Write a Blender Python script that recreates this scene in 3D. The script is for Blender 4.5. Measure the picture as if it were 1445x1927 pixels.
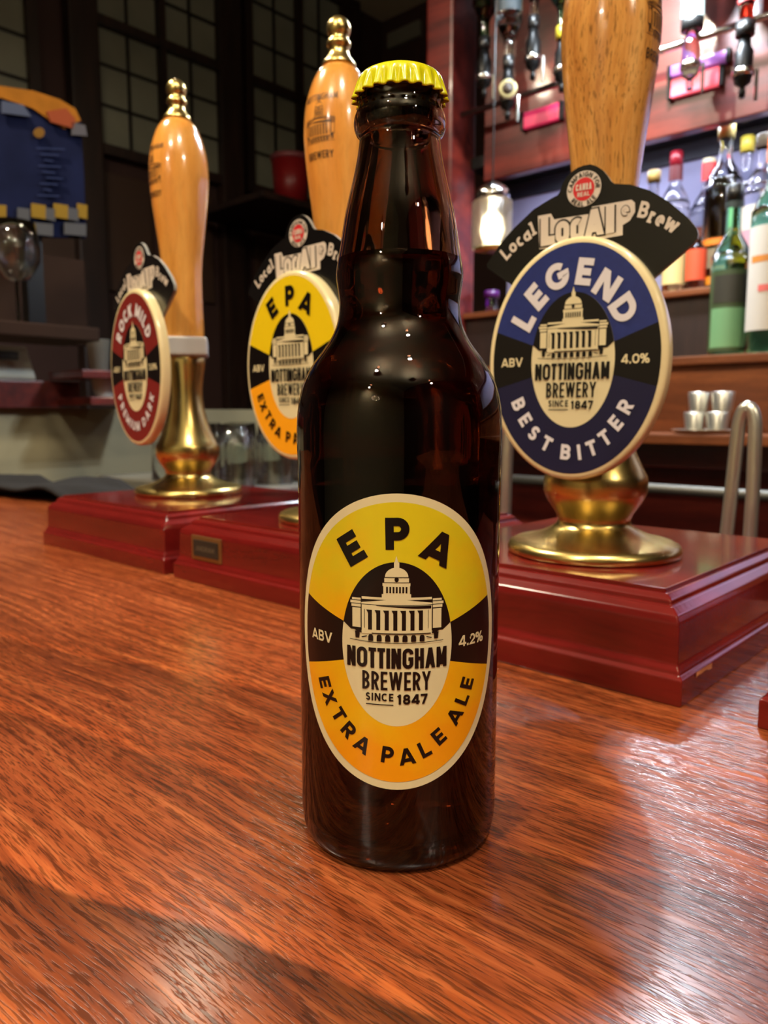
import bpy, bmesh, math, random
from mathutils import Vector, Matrix
from mathutils.geometry import tessellate_polygon

sc = bpy.context.scene
for o in list(bpy.data.objects): bpy.data.objects.remove(o)
random.seed(7)
PI = math.pi

# ------------------------------------------------------------------ camera
PITCH = math.radians(7.2)
CAM = Vector((-0.005, -0.254, 0.1416))
FPX = 1447.0
cam = bpy.data.cameras.new('camera')
cam.sensor_fit = 'HORIZONTAL'; cam.sensor_width = 36.0
cam.lens = 36.0*FPX/1445.0
cam.clip_start = 0.01; cam.clip_end = 30
cam.dof.use_dof = True; cam.dof.focus_distance = 0.224; cam.dof.aperture_fstop = 27
cam_o = bpy.data.objects.new('camera', cam)
cam_o.location = CAM; cam_o.rotation_euler = (PI/2-PITCH, 0, 0)
sc.collection.objects.link(cam_o); sc.camera = cam_o

# ------------------------------------------------------------------ world, view
sc.view_settings.view_transform = 'Standard'; sc.view_settings.look = 'None'
sc.view_settings.gamma = 1; sc.view_settings.use_curve_mapping = False
sc.view_settings.exposure = 0.0
w = bpy.data.worlds.new('world'); sc.world = w; w.use_nodes = True
w.node_tree.nodes['Background'].inputs[0].default_value = (1.0, 0.8, 0.6, 1)
w.node_tree.nodes['Background'].inputs[1].default_value = 0.05
cy = sc.cycles
cy.use_denoising = True
cy.max_bounces = 14; cy.transmission_bounces = 12; cy.glossy_bounces = 5; cy.diffuse_bounces = 3
cy.caustics_reflective = False; cy.caustics_refractive = False
cy.sample_clamp_indirect = 6
cy.blur_glossy = 0.3

# bar frame: u runs along the bar (away, leftwards), n towards the customer
A0 = Vector((0.1391, 0.1050)); U = Vector((-0.7348, 0.6783)); N = Vector((-0.6783, -0.7348))
BAR_RZ = math.atan2(U.y, U.x)
def W(u, n, z=0.0):
    q = A0 + U*u + N*n
    return Vector((q.x, q.y, z))
def sight(px, py):
    c, s = math.cos(PITCH), math.sin(PITCH)
    v = Vector(((px-722.5)/FPX, 0, 0)) + Vector((0, s, c))*((963.5-py)/FPX) + Vector((0, c, -s))
    return v
def at_n(px, py, n):           # sight line meets the vertical plane n = const: returns u, z
    v = sight(px, py); q0 = Vector((CAM.x, CAM.y)) - A0; d = Vector((v.x, v.y))
    t = (n - q0.dot(N))/d.dot(N)
    return (q0 + d*t).dot(U), CAM.z + v.z*t
def at_u(px, py, u):
    v = sight(px, py); q0 = Vector((CAM.x, CAM.y)) - A0; d = Vector((v.x, v.y))
    t = (u - q0.dot(U))/d.dot(U)
    return (q0 + d*t).dot(N), CAM.z + v.z*t
def at_z(px, py, z):
    v = sight(px, py); t = (z-CAM.z)/v.z
    q = Vector((CAM.x+v.x*t, CAM.y+v.y*t)) - A0
    return q.dot(U), q.dot(N)

# ------------------------------------------------------------------ lights (colour, watts, place, radius)
def lamp(name, loc, power, col, size, kind='AREA', target=None, spread=PI):
    l = bpy.data.lights.new(name, kind); l.energy = power; l.color = col
    if kind == 'AREA': l.shape = 'DISK'; l.size = size; l.spread = spread
    else: l.shadow_soft_size = size
    o = bpy.data.objects.new(name, l); o.location = loc; sc.collection.objects.link(o)
    if kind == 'AREA':
        d = (Vector(target) if target else Vector((loc[0], loc[1], loc[2]-1))) - Vector(loc)
        o.rotation_euler = d.to_track_quat('-Z', 'Y').to_euler()
    return o
WARM = (1.0, 0.86, 0.66); COOL = (0.80, 0.90, 1.0)
# downlights over the customer side of the bar, and spots in the back-bar canopy
DOWNLIGHTS = [((0.27, -0.60, 1.80), 20, (1.0, .92, .80), .10), ((-0.75, -0.95, 1.80), 24, WARM, .10),
              ((-1.05, 0.70, 1.80), 48, WARM, .10), ((-1.7, -2.2, 1.80), 26, WARM, .10), ((1.5, -1.8, 1.80), 24, WARM, .10)]

# ------------------------------------------------------------------ materials
def lin(c):
    c = c/255.0
    return c/12.92 if c <= 0.04045 else ((c+0.055)/1.055)**2.4
def RGB(r, g, b): return (lin(r), lin(g), lin(b), 1.0)
MATS = {}
def mat(name, col, rough=0.5, metal=0.0, trans=0.0, coat=0.0, emit=0.0, ior=1.45, bump=0.0, scale=60.0, var=0.0, spec=0.5):
    if name in MATS: return MATS[name]
    m = bpy.data.materials.new(name); m.use_nodes = True
    nt = m.node_tree; b = nt.nodes['Principled BSDF']
    b.inputs['Base Color'].default_value = col
    b.inputs['Roughness'].default_value = rough
    b.inputs['Metallic'].default_value = metal
    b.inputs['IOR'].default_value = ior
    b.inputs['Transmission Weight'].default_value = trans
    b.inputs['Coat Weight'].default_value = coat
    b.inputs['Coat Roughness'].default_value = 0.05
    b.inputs['Specular IOR Level'].default_value = spec
    if emit:
        b.inputs['Emission Color'].default_value = col
        b.inputs['Emission Strength'].default_value = emit
    if var or bump:
        tc = nt.nodes.new('ShaderNodeTexCoord'); no = nt.nodes.new('ShaderNodeTexNoise')
        no.inputs['Scale'].default_value = scale; no.inputs['Detail'].default_value = 4
        nt.links.new(tc.outputs['Object'], no.inputs['Vector'])
        if var:
            mx = nt.nodes.new('ShaderNodeMixRGB'); mx.blend_type = 'MULTIPLY'; mx.inputs[1].default_value = col
            cr = nt.nodes.new('ShaderNodeValToRGB')
            cr.color_ramp.elements[0].position = 0.3; cr.color_ramp.elements[1].position = 0.7
            k = 1-var
            cr.color_ramp.elements[0].color = (k, k, k, 1); cr.color_ramp.elements[1].color = (1, 1, 1, 1)
            mx.inputs[0].default_value = 1
            nt.links.new(no.outputs['Fac'], cr.inputs[0]); nt.links.new(cr.outputs[0], mx.inputs[2])
            nt.links.new(mx.outputs[0], b.inputs['Base Color'])
        if bump:
            bp = nt.nodes.new('ShaderNodeBump'); bp.inputs['Strength'].default_value = bump; bp.inputs['Distance'].default_value = 0.001
            nt.links.new(no.outputs['Fac'], bp.inputs['Height']); nt.links.new(bp.outputs[0], b.inputs['Normal'])
    MATS[name] = m
    return m

def wood(name, cols, scale=(1, 1, 1), rot=0.0, rough=0.3, coat=0.0, pore=0.5, bump=0.3, dist=0.0006, axis_scale=1.0, spec=0.5, pore_scale=1.0, pore_dark=0.35, mottle=0.0, streak=22, vein=False, pore_lo=.36):
    """layered grain: long streaks, fine pores, slow bands; cols = dark, mid, light"""
    m = bpy.data.materials.new(name); m.use_nodes = True
    nt = m.node_tree; L = nt.links; b = nt.nodes['Principled BSDF']
    tc = nt.nodes.new('ShaderNodeTexCoord')
    mp = nt.nodes.new('ShaderNodeMapping'); mp.inputs['Rotation'].default_value = (0, 0, rot); 
    m2 = nt.nodes.new('ShaderNodeMapping'); m2.inputs['Scale'].default_value = scale
    L.new(tc.outputs['Object'], mp.inputs['Vector'])
    # gentle wander of the grain
    wn = nt.nodes.new('ShaderNodeTexNoise'); wn.inputs['Scale'].default_value = 5*axis_scale; wn.inputs['Detail'].default_value = 2
    L.new(mp.outputs[0], wn.inputs['Vector'])
    sub = nt.nodes.new('ShaderNodeVectorMath'); sub.operation = 'SUBTRACT'; sub.inputs[1].default_value = (.5, .5, .5)
    L.new(wn.outputs['Color'], sub.inputs[0])
    sc_ = nt.nodes.new('ShaderNodeVectorMath'); sc_.operation = 'SCALE'; sc_.inputs['Scale'].default_value = (0.018 if vein else 0.035)/axis_scale
    L.new(sub.outputs[0], sc_.inputs[0])
    ad = nt.nodes.new('ShaderNodeVectorMath'); ad.operation = 'ADD'
    L.new(mp.outputs[0], ad.inputs[0]); L.new(sc_.outputs[0], ad.inputs[1]); L.new(ad.outputs[0], m2.inputs['Vector'])
    n1 = nt.nodes.new('ShaderNodeTexNoise'); n1.inputs['Scale'].default_value = streak*axis_scale; n1.inputs['Detail'].default_value = 6; n1.inputs['Roughness'].default_value = .62
    L.new(m2.outputs[0], n1.inputs['Vector'])
    cr = nt.nodes.new('ShaderNodeValToRGB'); e = cr.color_ramp.elements
    e[0].position = 0.30; e[0].color = cols[0]; e[1].position = 0.68; e[1].color = cols[2]
    x = e.new(0.5); x.color = cols[1]
    L.new(n1.outputs['Fac'], cr.inputs[0])
    # pores
    m3 = nt.nodes.new('ShaderNodeMapping'); m3.inputs['Scale'].default_value = tuple(s if s > .5 else s*2.0 for s in scale)
    L.new(ad.outputs[0], m3.inputs['Vector'])
    n2 = nt.nodes.new('ShaderNodeTexNoise'); n2.inputs['Scale'].default_value = 330*axis_scale*pore_scale; n2.inputs['Detail'].default_value = 2
    L.new(m3.outputs[0], n2.inputs['Vector'])
    pr = nt.nodes.new('ShaderNodeValToRGB'); p = pr.color_ramp.elements
    p[0].position = pore_lo; p[0].color = (pore_dark,)*3+(1,); p[1].position = pore_lo+.11; p[1].color = (1, 1, 1, 1)
    L.new(n2.outputs['Fac'], pr.inputs[0])
    mx = nt.nodes.new('ShaderNodeMixRGB'); mx.blend_type = 'MULTIPLY'; mx.inputs[0].default_value = pore
    L.new(cr.outputs[0], mx.inputs[1]); L.new(pr.outputs[0], mx.inputs[2])
    out = mx.outputs[0]
    if mottle:
        n3 = nt.nodes.new('ShaderNodeTexNoise'); n3.inputs['Scale'].default_value = 7; n3.inputs['Detail'].default_value = 3
        m4 = nt.nodes.new('ShaderNodeMapping'); m4.inputs['Scale'].default_value = (.35, 1, 1)
        L.new(mp.outputs[0], m4.inputs['Vector']); L.new(m4.outputs[0], n3.inputs['Vector'])
        r3 = nt.nodes.new('ShaderNodeValToRGB'); q = r3.color_ramp.elements
        q[0].position = .35; q[0].color = (1-mottle, 1-mottle*1.15, 1-mottle*1.2, 1); q[1].position = .66; q[1].color = (1, 1, 1, 1)
        L.new(n3.outputs['Fac'], r3.inputs[0])
        mx2 = nt.nodes.new('ShaderNodeMixRGB'); mx2.blend_type = 'MULTIPLY'; mx2.inputs[0].default_value = 1
        L.new(out, mx2.inputs[1]); L.new(r3.outputs[0], mx2.inputs[2]); out = mx2.outputs[0]
    if vein:     # a wandering heart-line: darker wood on one side, a paler rim on the other
        sp = nt.nodes.new('ShaderNodeSeparateXYZ'); L.new(ad.outputs[0], sp.inputs[0])
        n5 = nt.nodes.new('ShaderNodeTexNoise'); n5.inputs['Scale'].default_value = 9; n5.inputs['Detail'].default_value = 3
        L.new(mp.outputs[0], n5.inputs['Vector'])
        def mth(op, a, b_=None, c_=None):
            x_ = nt.nodes.new('ShaderNodeMath'); x_.operation = op
            for i_, v_ in enumerate((a, b_, c_)):
                if v_ is None: continue
                if isinstance(v_, (int, float)): x_.inputs[i_].default_value = v_
                else: L.new(v_, x_.inputs[i_])
            return x_.outputs[0]
        # signed distance from the line y = a x + b in the counter's own metres
        dd = mth('ADD', mth('MULTIPLY_ADD', sp.outputs['X'], VA, VB), sp.outputs['Y'])
        dd = mth('ADD', dd, mth('MULTIPLY_ADD', n5.outputs['Fac'], .03, -.015))
        for shift, amt in ((0, .62), (.085, .32), (.17, .25), (-.05, .35)):
            q_ = mth('ADD', dd, shift)
            rr = nt.nodes.new('ShaderNodeValToRGB'); e_ = rr.color_ramp.elements
            mr_ = nt.nodes.new('ShaderNodeMapRange'); mr_.inputs[1].default_value = -.03; mr_.inputs[2].default_value = .05
            L.new(q_, mr_.inputs[0]); L.new(mr_.outputs[0], rr.inputs[0])
            e_[0].position = .20; e_[0].color = (1, 1, 1, 1); e_[1].position = 1; e_[1].color = (1, 1, 1, 1)
            for ps, cc in ((.33, (1.25, 1.2, 1.05, 1)), (.375, (1.1, 1.05, 1, 1)), (.40, (1-amt, 1-amt, 1-amt, 1)), (.55, (1-amt*.55, 1-amt*.55, 1-amt*.5, 1))):
                y_ = e_.new(ps); y_.color = cc
            m_x = nt.nodes.new('ShaderNodeMixRGB'); m_x.blend_type = 'MULTIPLY'; m_x.inputs[0].default_value = 1
            L.new(out, m_x.inputs[1]); L.new(rr.outputs[0], m_x.inputs[2]); out = m_x.outputs[0]
    L.new(out, b.inputs['Base Color'])
    b.inputs['Roughness'].default_value = rough; b.inputs['Coat Weight'].default_value = coat; b.inputs['Coat Roughness'].default_value = .06
    b.inputs['Specular IOR Level'].default_value = spec
    bp = nt.nodes.new('ShaderNodeBump'); bp.inputs['Strength'].default_value = bump; bp.inputs['Distance'].default_value = dist
    mb = nt.nodes.new('ShaderNodeMath'); mb.operation = 'ADD'; 
    ms = nt.nodes.new('ShaderNodeMath'); ms.operation = 'MULTIPLY'; ms.inputs[1].default_value = .6
    L.new(n1.outputs['Fac'], ms.inputs[0]); L.new(ms.outputs[0], mb.inputs[0]); L.new(pr.outputs[0], mb.inputs[1])
    L.new(mb.outputs[0], bp.inputs['Height']); L.new(bp.outputs[0], b.inputs['Normal'])
    if coat:
        L.new(bp.outputs[0], b.inputs['Coat Normal'])
    return m

VA, VB = -.284, -.1273
M = dict(
    bar=wood('bar_mahogany', (RGB(96, 44, 23), RGB(143, 70, 36), RGB(176, 97, 52)), scale=(.035, 1, 1), rough=.21, pore=.7, bump=.25, dist=.0003, spec=.5, mottle=.3, streak=230, pore_scale=4.0, pore_dark=.22, vein=True, pore_lo=.40),
    base=wood('box_mahogany', (RGB(82, 14, 13), RGB(104, 22, 19), RGB(122, 30, 24)), scale=(.08, 1, 1), rough=.16, coat=.6, pore=.15, bump=.02, spec=.5),
    oak=wood('oak', (RGB(168, 104, 44), RGB(206, 146, 72), RGB(224, 170, 96)), scale=(1, 1, .06), rough=.2, coat=.8, pore=.7, bump=.05, axis_scale=1.7, pore_scale=1.5, pore_dark=.3, streak=60, pore_lo=.33),
    pine=wood('pale_wood', (RGB(206, 130, 50), RGB(226, 152, 66), RGB(236, 172, 88)), scale=(1, 1, .08), rough=.2, coat=.8, pore=.12, bump=.02, axis_scale=1.2),
    gantry=wood('gantry_mahogany', (RGB(60, 16, 14), RGB(92, 28, 22), RGB(120, 42, 30)), scale=(.1, 1, 1), rough=.35, coat=.3, pore=.2, bump=.03),
    darkwood=wood('dark_panelling', (RGB(22, 12, 9), RGB(34, 20, 15), RGB(46, 28, 21)), scale=(1, 1, .1), rough=.45, pore=.2, bump=.05),
    shelf=wood('shelf_wood', (RGB(84, 42, 20), RGB(112, 60, 30), RGB(140, 80, 42)), scale=(.1, 1, 1), rough=.4, coat=.2, pore=.2, bump=.03),
    matte_brown=mat('matte_brown', RGB(50, 34, 25), .8, var=.3, scale=5, spec=.15),
    frost=mat('ribbed_warm_glass', (1.0, .93, .74, 1), .28, trans=1.0, ior=1.3),
    brass=mat('brass', RGB(216, 190, 118), .27, 1.0, bump=.06, scale=45),
    chrome=mat('chrome', RGB(205, 205, 205), .14, 1.0),
    steel=mat('brushed_steel', RGB(214, 212, 200), .3, .9, bump=.05, scale=200),
    yellow_cap=mat('yellow_lacquer', RGB(216, 212, 10), .22, 0.0, coat=.8),
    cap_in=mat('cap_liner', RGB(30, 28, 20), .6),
    cream=mat('cream_print', RGB(214, 202, 158), .35, coat=.25),
    cream_plastic=mat('cream_plastic', RGB(222, 206, 158), .22, coat=.8),
    ink=mat('black_ink', RGB(12, 8, 8), .3, coat=.2),
    ink_brown=mat('burnt_brand_ink', RGB(70, 48, 26), .4),
    black_sign=mat('black_acrylic', RGB(14, 13, 13), .25, coat=.5),
    sign_edge=mat('acrylic_edge', RGB(150, 150, 144), .25),
    sign_cream=mat('sign_cream', RGB(205, 192, 176), .35, coat=.3),
    letter_white=mat('letter_white', RGB(214, 210, 212), .35, coat=.3),
    sign_red=mat('sign_red', RGB(196, 40, 44), .35, coat=.3),
    navy=mat('navy_print', RGB(36, 48, 110), .28, coat=.5, var=.14, scale=300),
    navy_dark=mat('dark_navy_print', RGB(22, 21, 54), .28, coat=.5),
    maroon=mat('maroon_print', RGB(120, 34, 30), .28, coat=.5),
    lemon=mat('lemon_print', RGB(226, 196, 20), .28, coat=.5),
    orange=mat('orange_print', RGB(238, 160, 24), .28, coat=.5),
    white_plastic=mat('white_plastic', RGB(214, 212, 208), .35),
    plaque=mat('plaque_black', RGB(40, 38, 32), .4),
    plaque_frame=mat('aged_brass', RGB(168, 142, 88), .35, .9),
    gold_ink=mat('gold_ink', RGB(120, 112, 90), .4, .5),
    chip=mat('bare_wood_chip', RGB(206, 140, 92), .6),
    towel=mat('black_towelling', RGB(16, 14, 15), .95, bump=.8, scale=500),
    leaded=mat('window_lead', RGB(20, 15, 12), .5),
    pane=mat('obscured_glass', RGB(128, 130, 116), .35, var=.3, scale=3),
    plaster=mat('cream_plaster', RGB(150, 142, 112), .7, var=.1, scale=6),
    ceiling=mat('ceiling_paint', RGB(176, 166, 140), .8, var=.12, scale=1.5),
    wallpaper=mat('dark_wall', RGB(52, 30, 26), .7, var=.15, scale=4),
    lilac=mat('lilac_wall', RGB(168, 168, 206), .6),
    tile=mat('floor_carpet', RGB(60, 26, 24), .9, var=.3, scale=30),
    shade=mat('black_metal', RGB(20, 20, 20), .35, .5),
    bulb_warm=mat('bulb_warm', (1.0, .82, .55, 1), .3, emit=60),
    bulb_cool=mat('bulb_cool', (.84, .92, 1.0, 1), .3, emit=60),
    bulb_lantern=mat('lantern_bulb', (1.0, .86, .62, 1), .3, emit=26),
    pink=mat('pink_reflection', (1.0, .13, .18, 1), .3, emit=.75),
    violet=mat('violet_reflection', (.26, .09, .32, 1), .3, emit=.4),
)
def glass(name, col, rough=0.0, ior=1.5): return mat(name, col, rough, trans=1.0, ior=ior)
M['amber'] = glass('amber_glass', (.33, .20, .14, 1))
M['beer'] = glass('beer', (.24, .08, .04, 1), ior=1.34)
M['clear'] = glass('clear_glass', (.93, .96, .96, 1), .02)
M['green_glass'] = glass('green_glass', (.25, .75, .38, 1), .02)
M['dkgreen_glass'] = glass('dark_green_glass', (.08, .30, .12, 1), .02)
M['red_glass'] = glass('red_spirit', (.9, .05, .02, 1), .02)
M['purple_glass'] = glass('purple_glass', (.25, .03, .40, 1), .02)
M['whisky'] = glass('whisky', (.75, .42, .16, 1), .02)
M['brown_glass'] = glass('brown_glass', (.35, .12, .06, 1), .02)

# printed yellow of the label: lemon at the top, orange beneath, faint blotches in the print
def print_yellow():
    m = bpy.data.materials.new('label_yellow'); m.use_nodes = True; nt = m.node_tree; L = nt.links; b = nt.nodes['Principled BSDF']
    tc = nt.nodes.new('ShaderNodeTexCoord'); sp = nt.nodes.new('ShaderNodeSeparateXYZ'); L.new(tc.outputs['Object'], sp.inputs[0])
    no = nt.nodes.new('ShaderNodeTexNoise'); no.inputs['Scale'].default_value = 38; no.inputs['Detail'].default_value = 3; L.new(tc.outputs['Object'], no.inputs['Vector'])
    mr = nt.nodes.new('ShaderNodeMapRange'); mr.inputs[1].default_value = .030; mr.inputs[2].default_value = .120
    L.new(sp.outputs['Z'], mr.inputs[0])
    ma = nt.nodes.new('ShaderNodeMath'); ma.operation = 'MULTIPLY_ADD'; ma.inputs[1].default_value = 1.5; ma.inputs[2].default_value = -.75
    L.new(no.outputs['Fac'], ma.inputs[0])
    mb = nt.nodes.new('ShaderNodeMath'); mb.operation = 'ADD'; L.new(ma.outputs[0], mb.inputs[0]); L.new(mr.outputs[0], mb.inputs[1])
    cr = nt.nodes.new('ShaderNodeValToRGB'); e = cr.color_ramp.elements
    e[0].position = .15; e[0].color = RGB(232, 150, 10); e[1].position = .85; e[1].color = RGB(210, 190, 26)
    x = e.new(.5); x.color = RGB(228, 172, 12)
    L.new(mb.outputs[0], cr.inputs[0]); L.new(cr.outputs[0], b.inputs['Base Color'])
    b.inputs['Roughness'].default_value = .32; b.inputs['Coat Weight'].default_value = .3
    return m
M['label_yellow'] = print_yellow()

# ------------------------------------------------------------------ object helpers
COL = sc.collection
def link_mesh(name, verts, faces, m, parent=None, smooth=False, label=None, mats=None, fmat=None):
    me = bpy.data.meshes.new(name); me.from_pydata([tuple(v) for v in verts], [], faces); me.update()
    for mm in ([m] if mats is None else mats): me.materials.append(mm)
    if fmat:
        for p_, i in zip(me.polygons, fmat): p_.material_index = i
    if smooth: me.polygons.foreach_set('use_smooth', [True]*len(me.polygons))
    o = bpy.data.objects.new(name, me); COL.objects.link(o)
    if parent: o.parent = parent
    if label: o['label'] = label
    return o
def from_bm(name, bm, m, parent=None, smooth=False, label=None, mats=None):
    me = bpy.data.meshes.new(name); bm.to_mesh(me); bm.free()
    for mm in ([m] if mats is None else mats): me.materials.append(mm)
    if smooth: me.polygons.foreach_set('use_smooth', [True]*len(me.polygons))
    o = bpy.data.objects.new(name, me); COL.objects.link(o)
    if parent: o.parent = parent
    if label: o['label'] = label
    return o
def thing(name, label, cat, loc=(0, 0, 0), rz=0.0, group=None):
    o = bpy.data.objects.new(name, None); COL.objects.link(o); o.empty_display_size = .02
    o.location = loc; o.rotation_euler = (0, 0, rz); o['label'] = label; o['category'] = cat
    if group: o['group'] = group
    return o
def tag(o, label, cat, group=None):
    o['label'] = label; o['category'] = cat
    if group: o['group'] = group
    return o
def struct(o): o['kind'] = 'structure'; return o

def lathe(prof, seg=64, closed=False, mod=None):
    """prof: (r, z) list. r == 0 ends become poles"""
    vs, fs = [], []; rings = []
    for r, z in prof:
        if r <= 1e-7: rings.append([len(vs)]); vs.append((0, 0, z))
        else:
            ring = []
            for k in range(seg):
                a = 2*PI*k/seg; rr = r if mod is None else mod(r, z, a)
                ring.append(len(vs)); vs.append((rr*math.cos(a), rr*math.sin(a), z))
            rings.append(ring)
    n = len(rings)
    for i in range(n if closed else n-1):
        a, b = rings[i], rings[(i+1) % n]
        for k in range(seg):
            k2 = (k+1) % seg
            if len(a) == 1 and len(b) == 1: continue
            if len(a) == 1: fs.append((a[0], b[k2], b[k]))
            elif len(b) == 1: fs.append((a[k], a[k2], b[0]))
            else: fs.append((a[k], a[k2], b[k2], b[k]))
    return vs, fs
def smoothprof(pts, k=4):
    out = []
    P = [Vector(p) for p in pts]
    for i in range(len(P)-1):
        p0 = P[max(i-1, 0)]; p1 = P[i]; p2 = P[i+1]; p3 = P[min(i+2, len(P)-1)]
        for j in range(k):
            t = j/k
            v = .5*((2*p1)+(p2-p0)*t+(2*p0-5*p1+4*p2-p3)*t*t+(3*p1-p0-3*p2+p3)*t**3)
            out.append((max(v.x, 0), v.y))
    out.append(tuple(P[-1])); return out
def mm(prof): return [(r*.001, z*.001) for r, z in prof]
def bxm(bm, c, s, bevel=0.0, seg=1):
    r = bmesh.ops.create_cube(bm, size=1.0)
    vs = r['verts']
    bmesh.ops.scale(bm, vec=s, verts=vs); bmesh.ops.translate(bm, vec=c, verts=vs)
    if bevel:
        es = list({e for v in vs for e in v.link_edges})
        bmesh.ops.bevel(bm, geom=es, offset=bevel, segments=seg, affect='EDGES', profile=.7)
def box(name, c, s, m, parent=None, bevel=0.0, seg=2, label=None):
    bm = bmesh.new(); bxm(bm, c, s, bevel, seg)
    return from_bm(name, bm, m, parent, False, label)
def barbox(name, u0, u1, n0, n1, z0, z1, m, bevel=0.0, parent=None, label=None):
    """box aligned with the bar; parent None => own transform at its centre foot"""
    s = (abs(u1-u0), abs(n1-n0), abs(z1-z0)); cu, cn = (u0+u1)/2, (n0+n1)/2
    o = box(name, (0, 0, s[2]/2), s, m, parent, bevel, 2, label)
    if parent is None:
        o.location = W(cu, cn, min(z0, z1)); o.rotation_euler = (0, 0, BAR_RZ)
    else:
        q = Matrix.LocRotScale(parent.location, parent.rotation_euler, None).inverted() @ W(cu, cn, min(z0, z1)); o.location = q
        o.rotation_euler = (0, 0, BAR_RZ - parent.rotation_euler.z)
    return o
def tube(path, r, seg=12, cap=True):
    vs, fs = [], []; P = [Vector(p) for p in path]; prev = None
    for i, p in enumerate(P):
        d = (P[min(i+1, len(P)-1)]-P[max(i-1, 0)]).normalized()
        if prev is None:
            x = d.orthogonal().normalized()
        else:
            x = (prev - d*prev.dot(d)).normalized()
        prev = x; y = d.cross(x)
        for k in range(seg):
            a = 2*PI*k/seg; vs.append(p + x*math.cos(a)*r + y*math.sin(a)*r)
    for i in range(len(P)-1):
        for k in range(seg):
            k2 = (k+1) % seg; fs.append((i*seg+k, i*seg+k2, (i+1)*seg+k2, (i+1)*seg+k))
    if cap:
        fs.append(tuple(range(seg-1, -1, -1))); fs.append(tuple(range((len(P)-1)*seg, len(P)*seg)))
    return vs, fs

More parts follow.
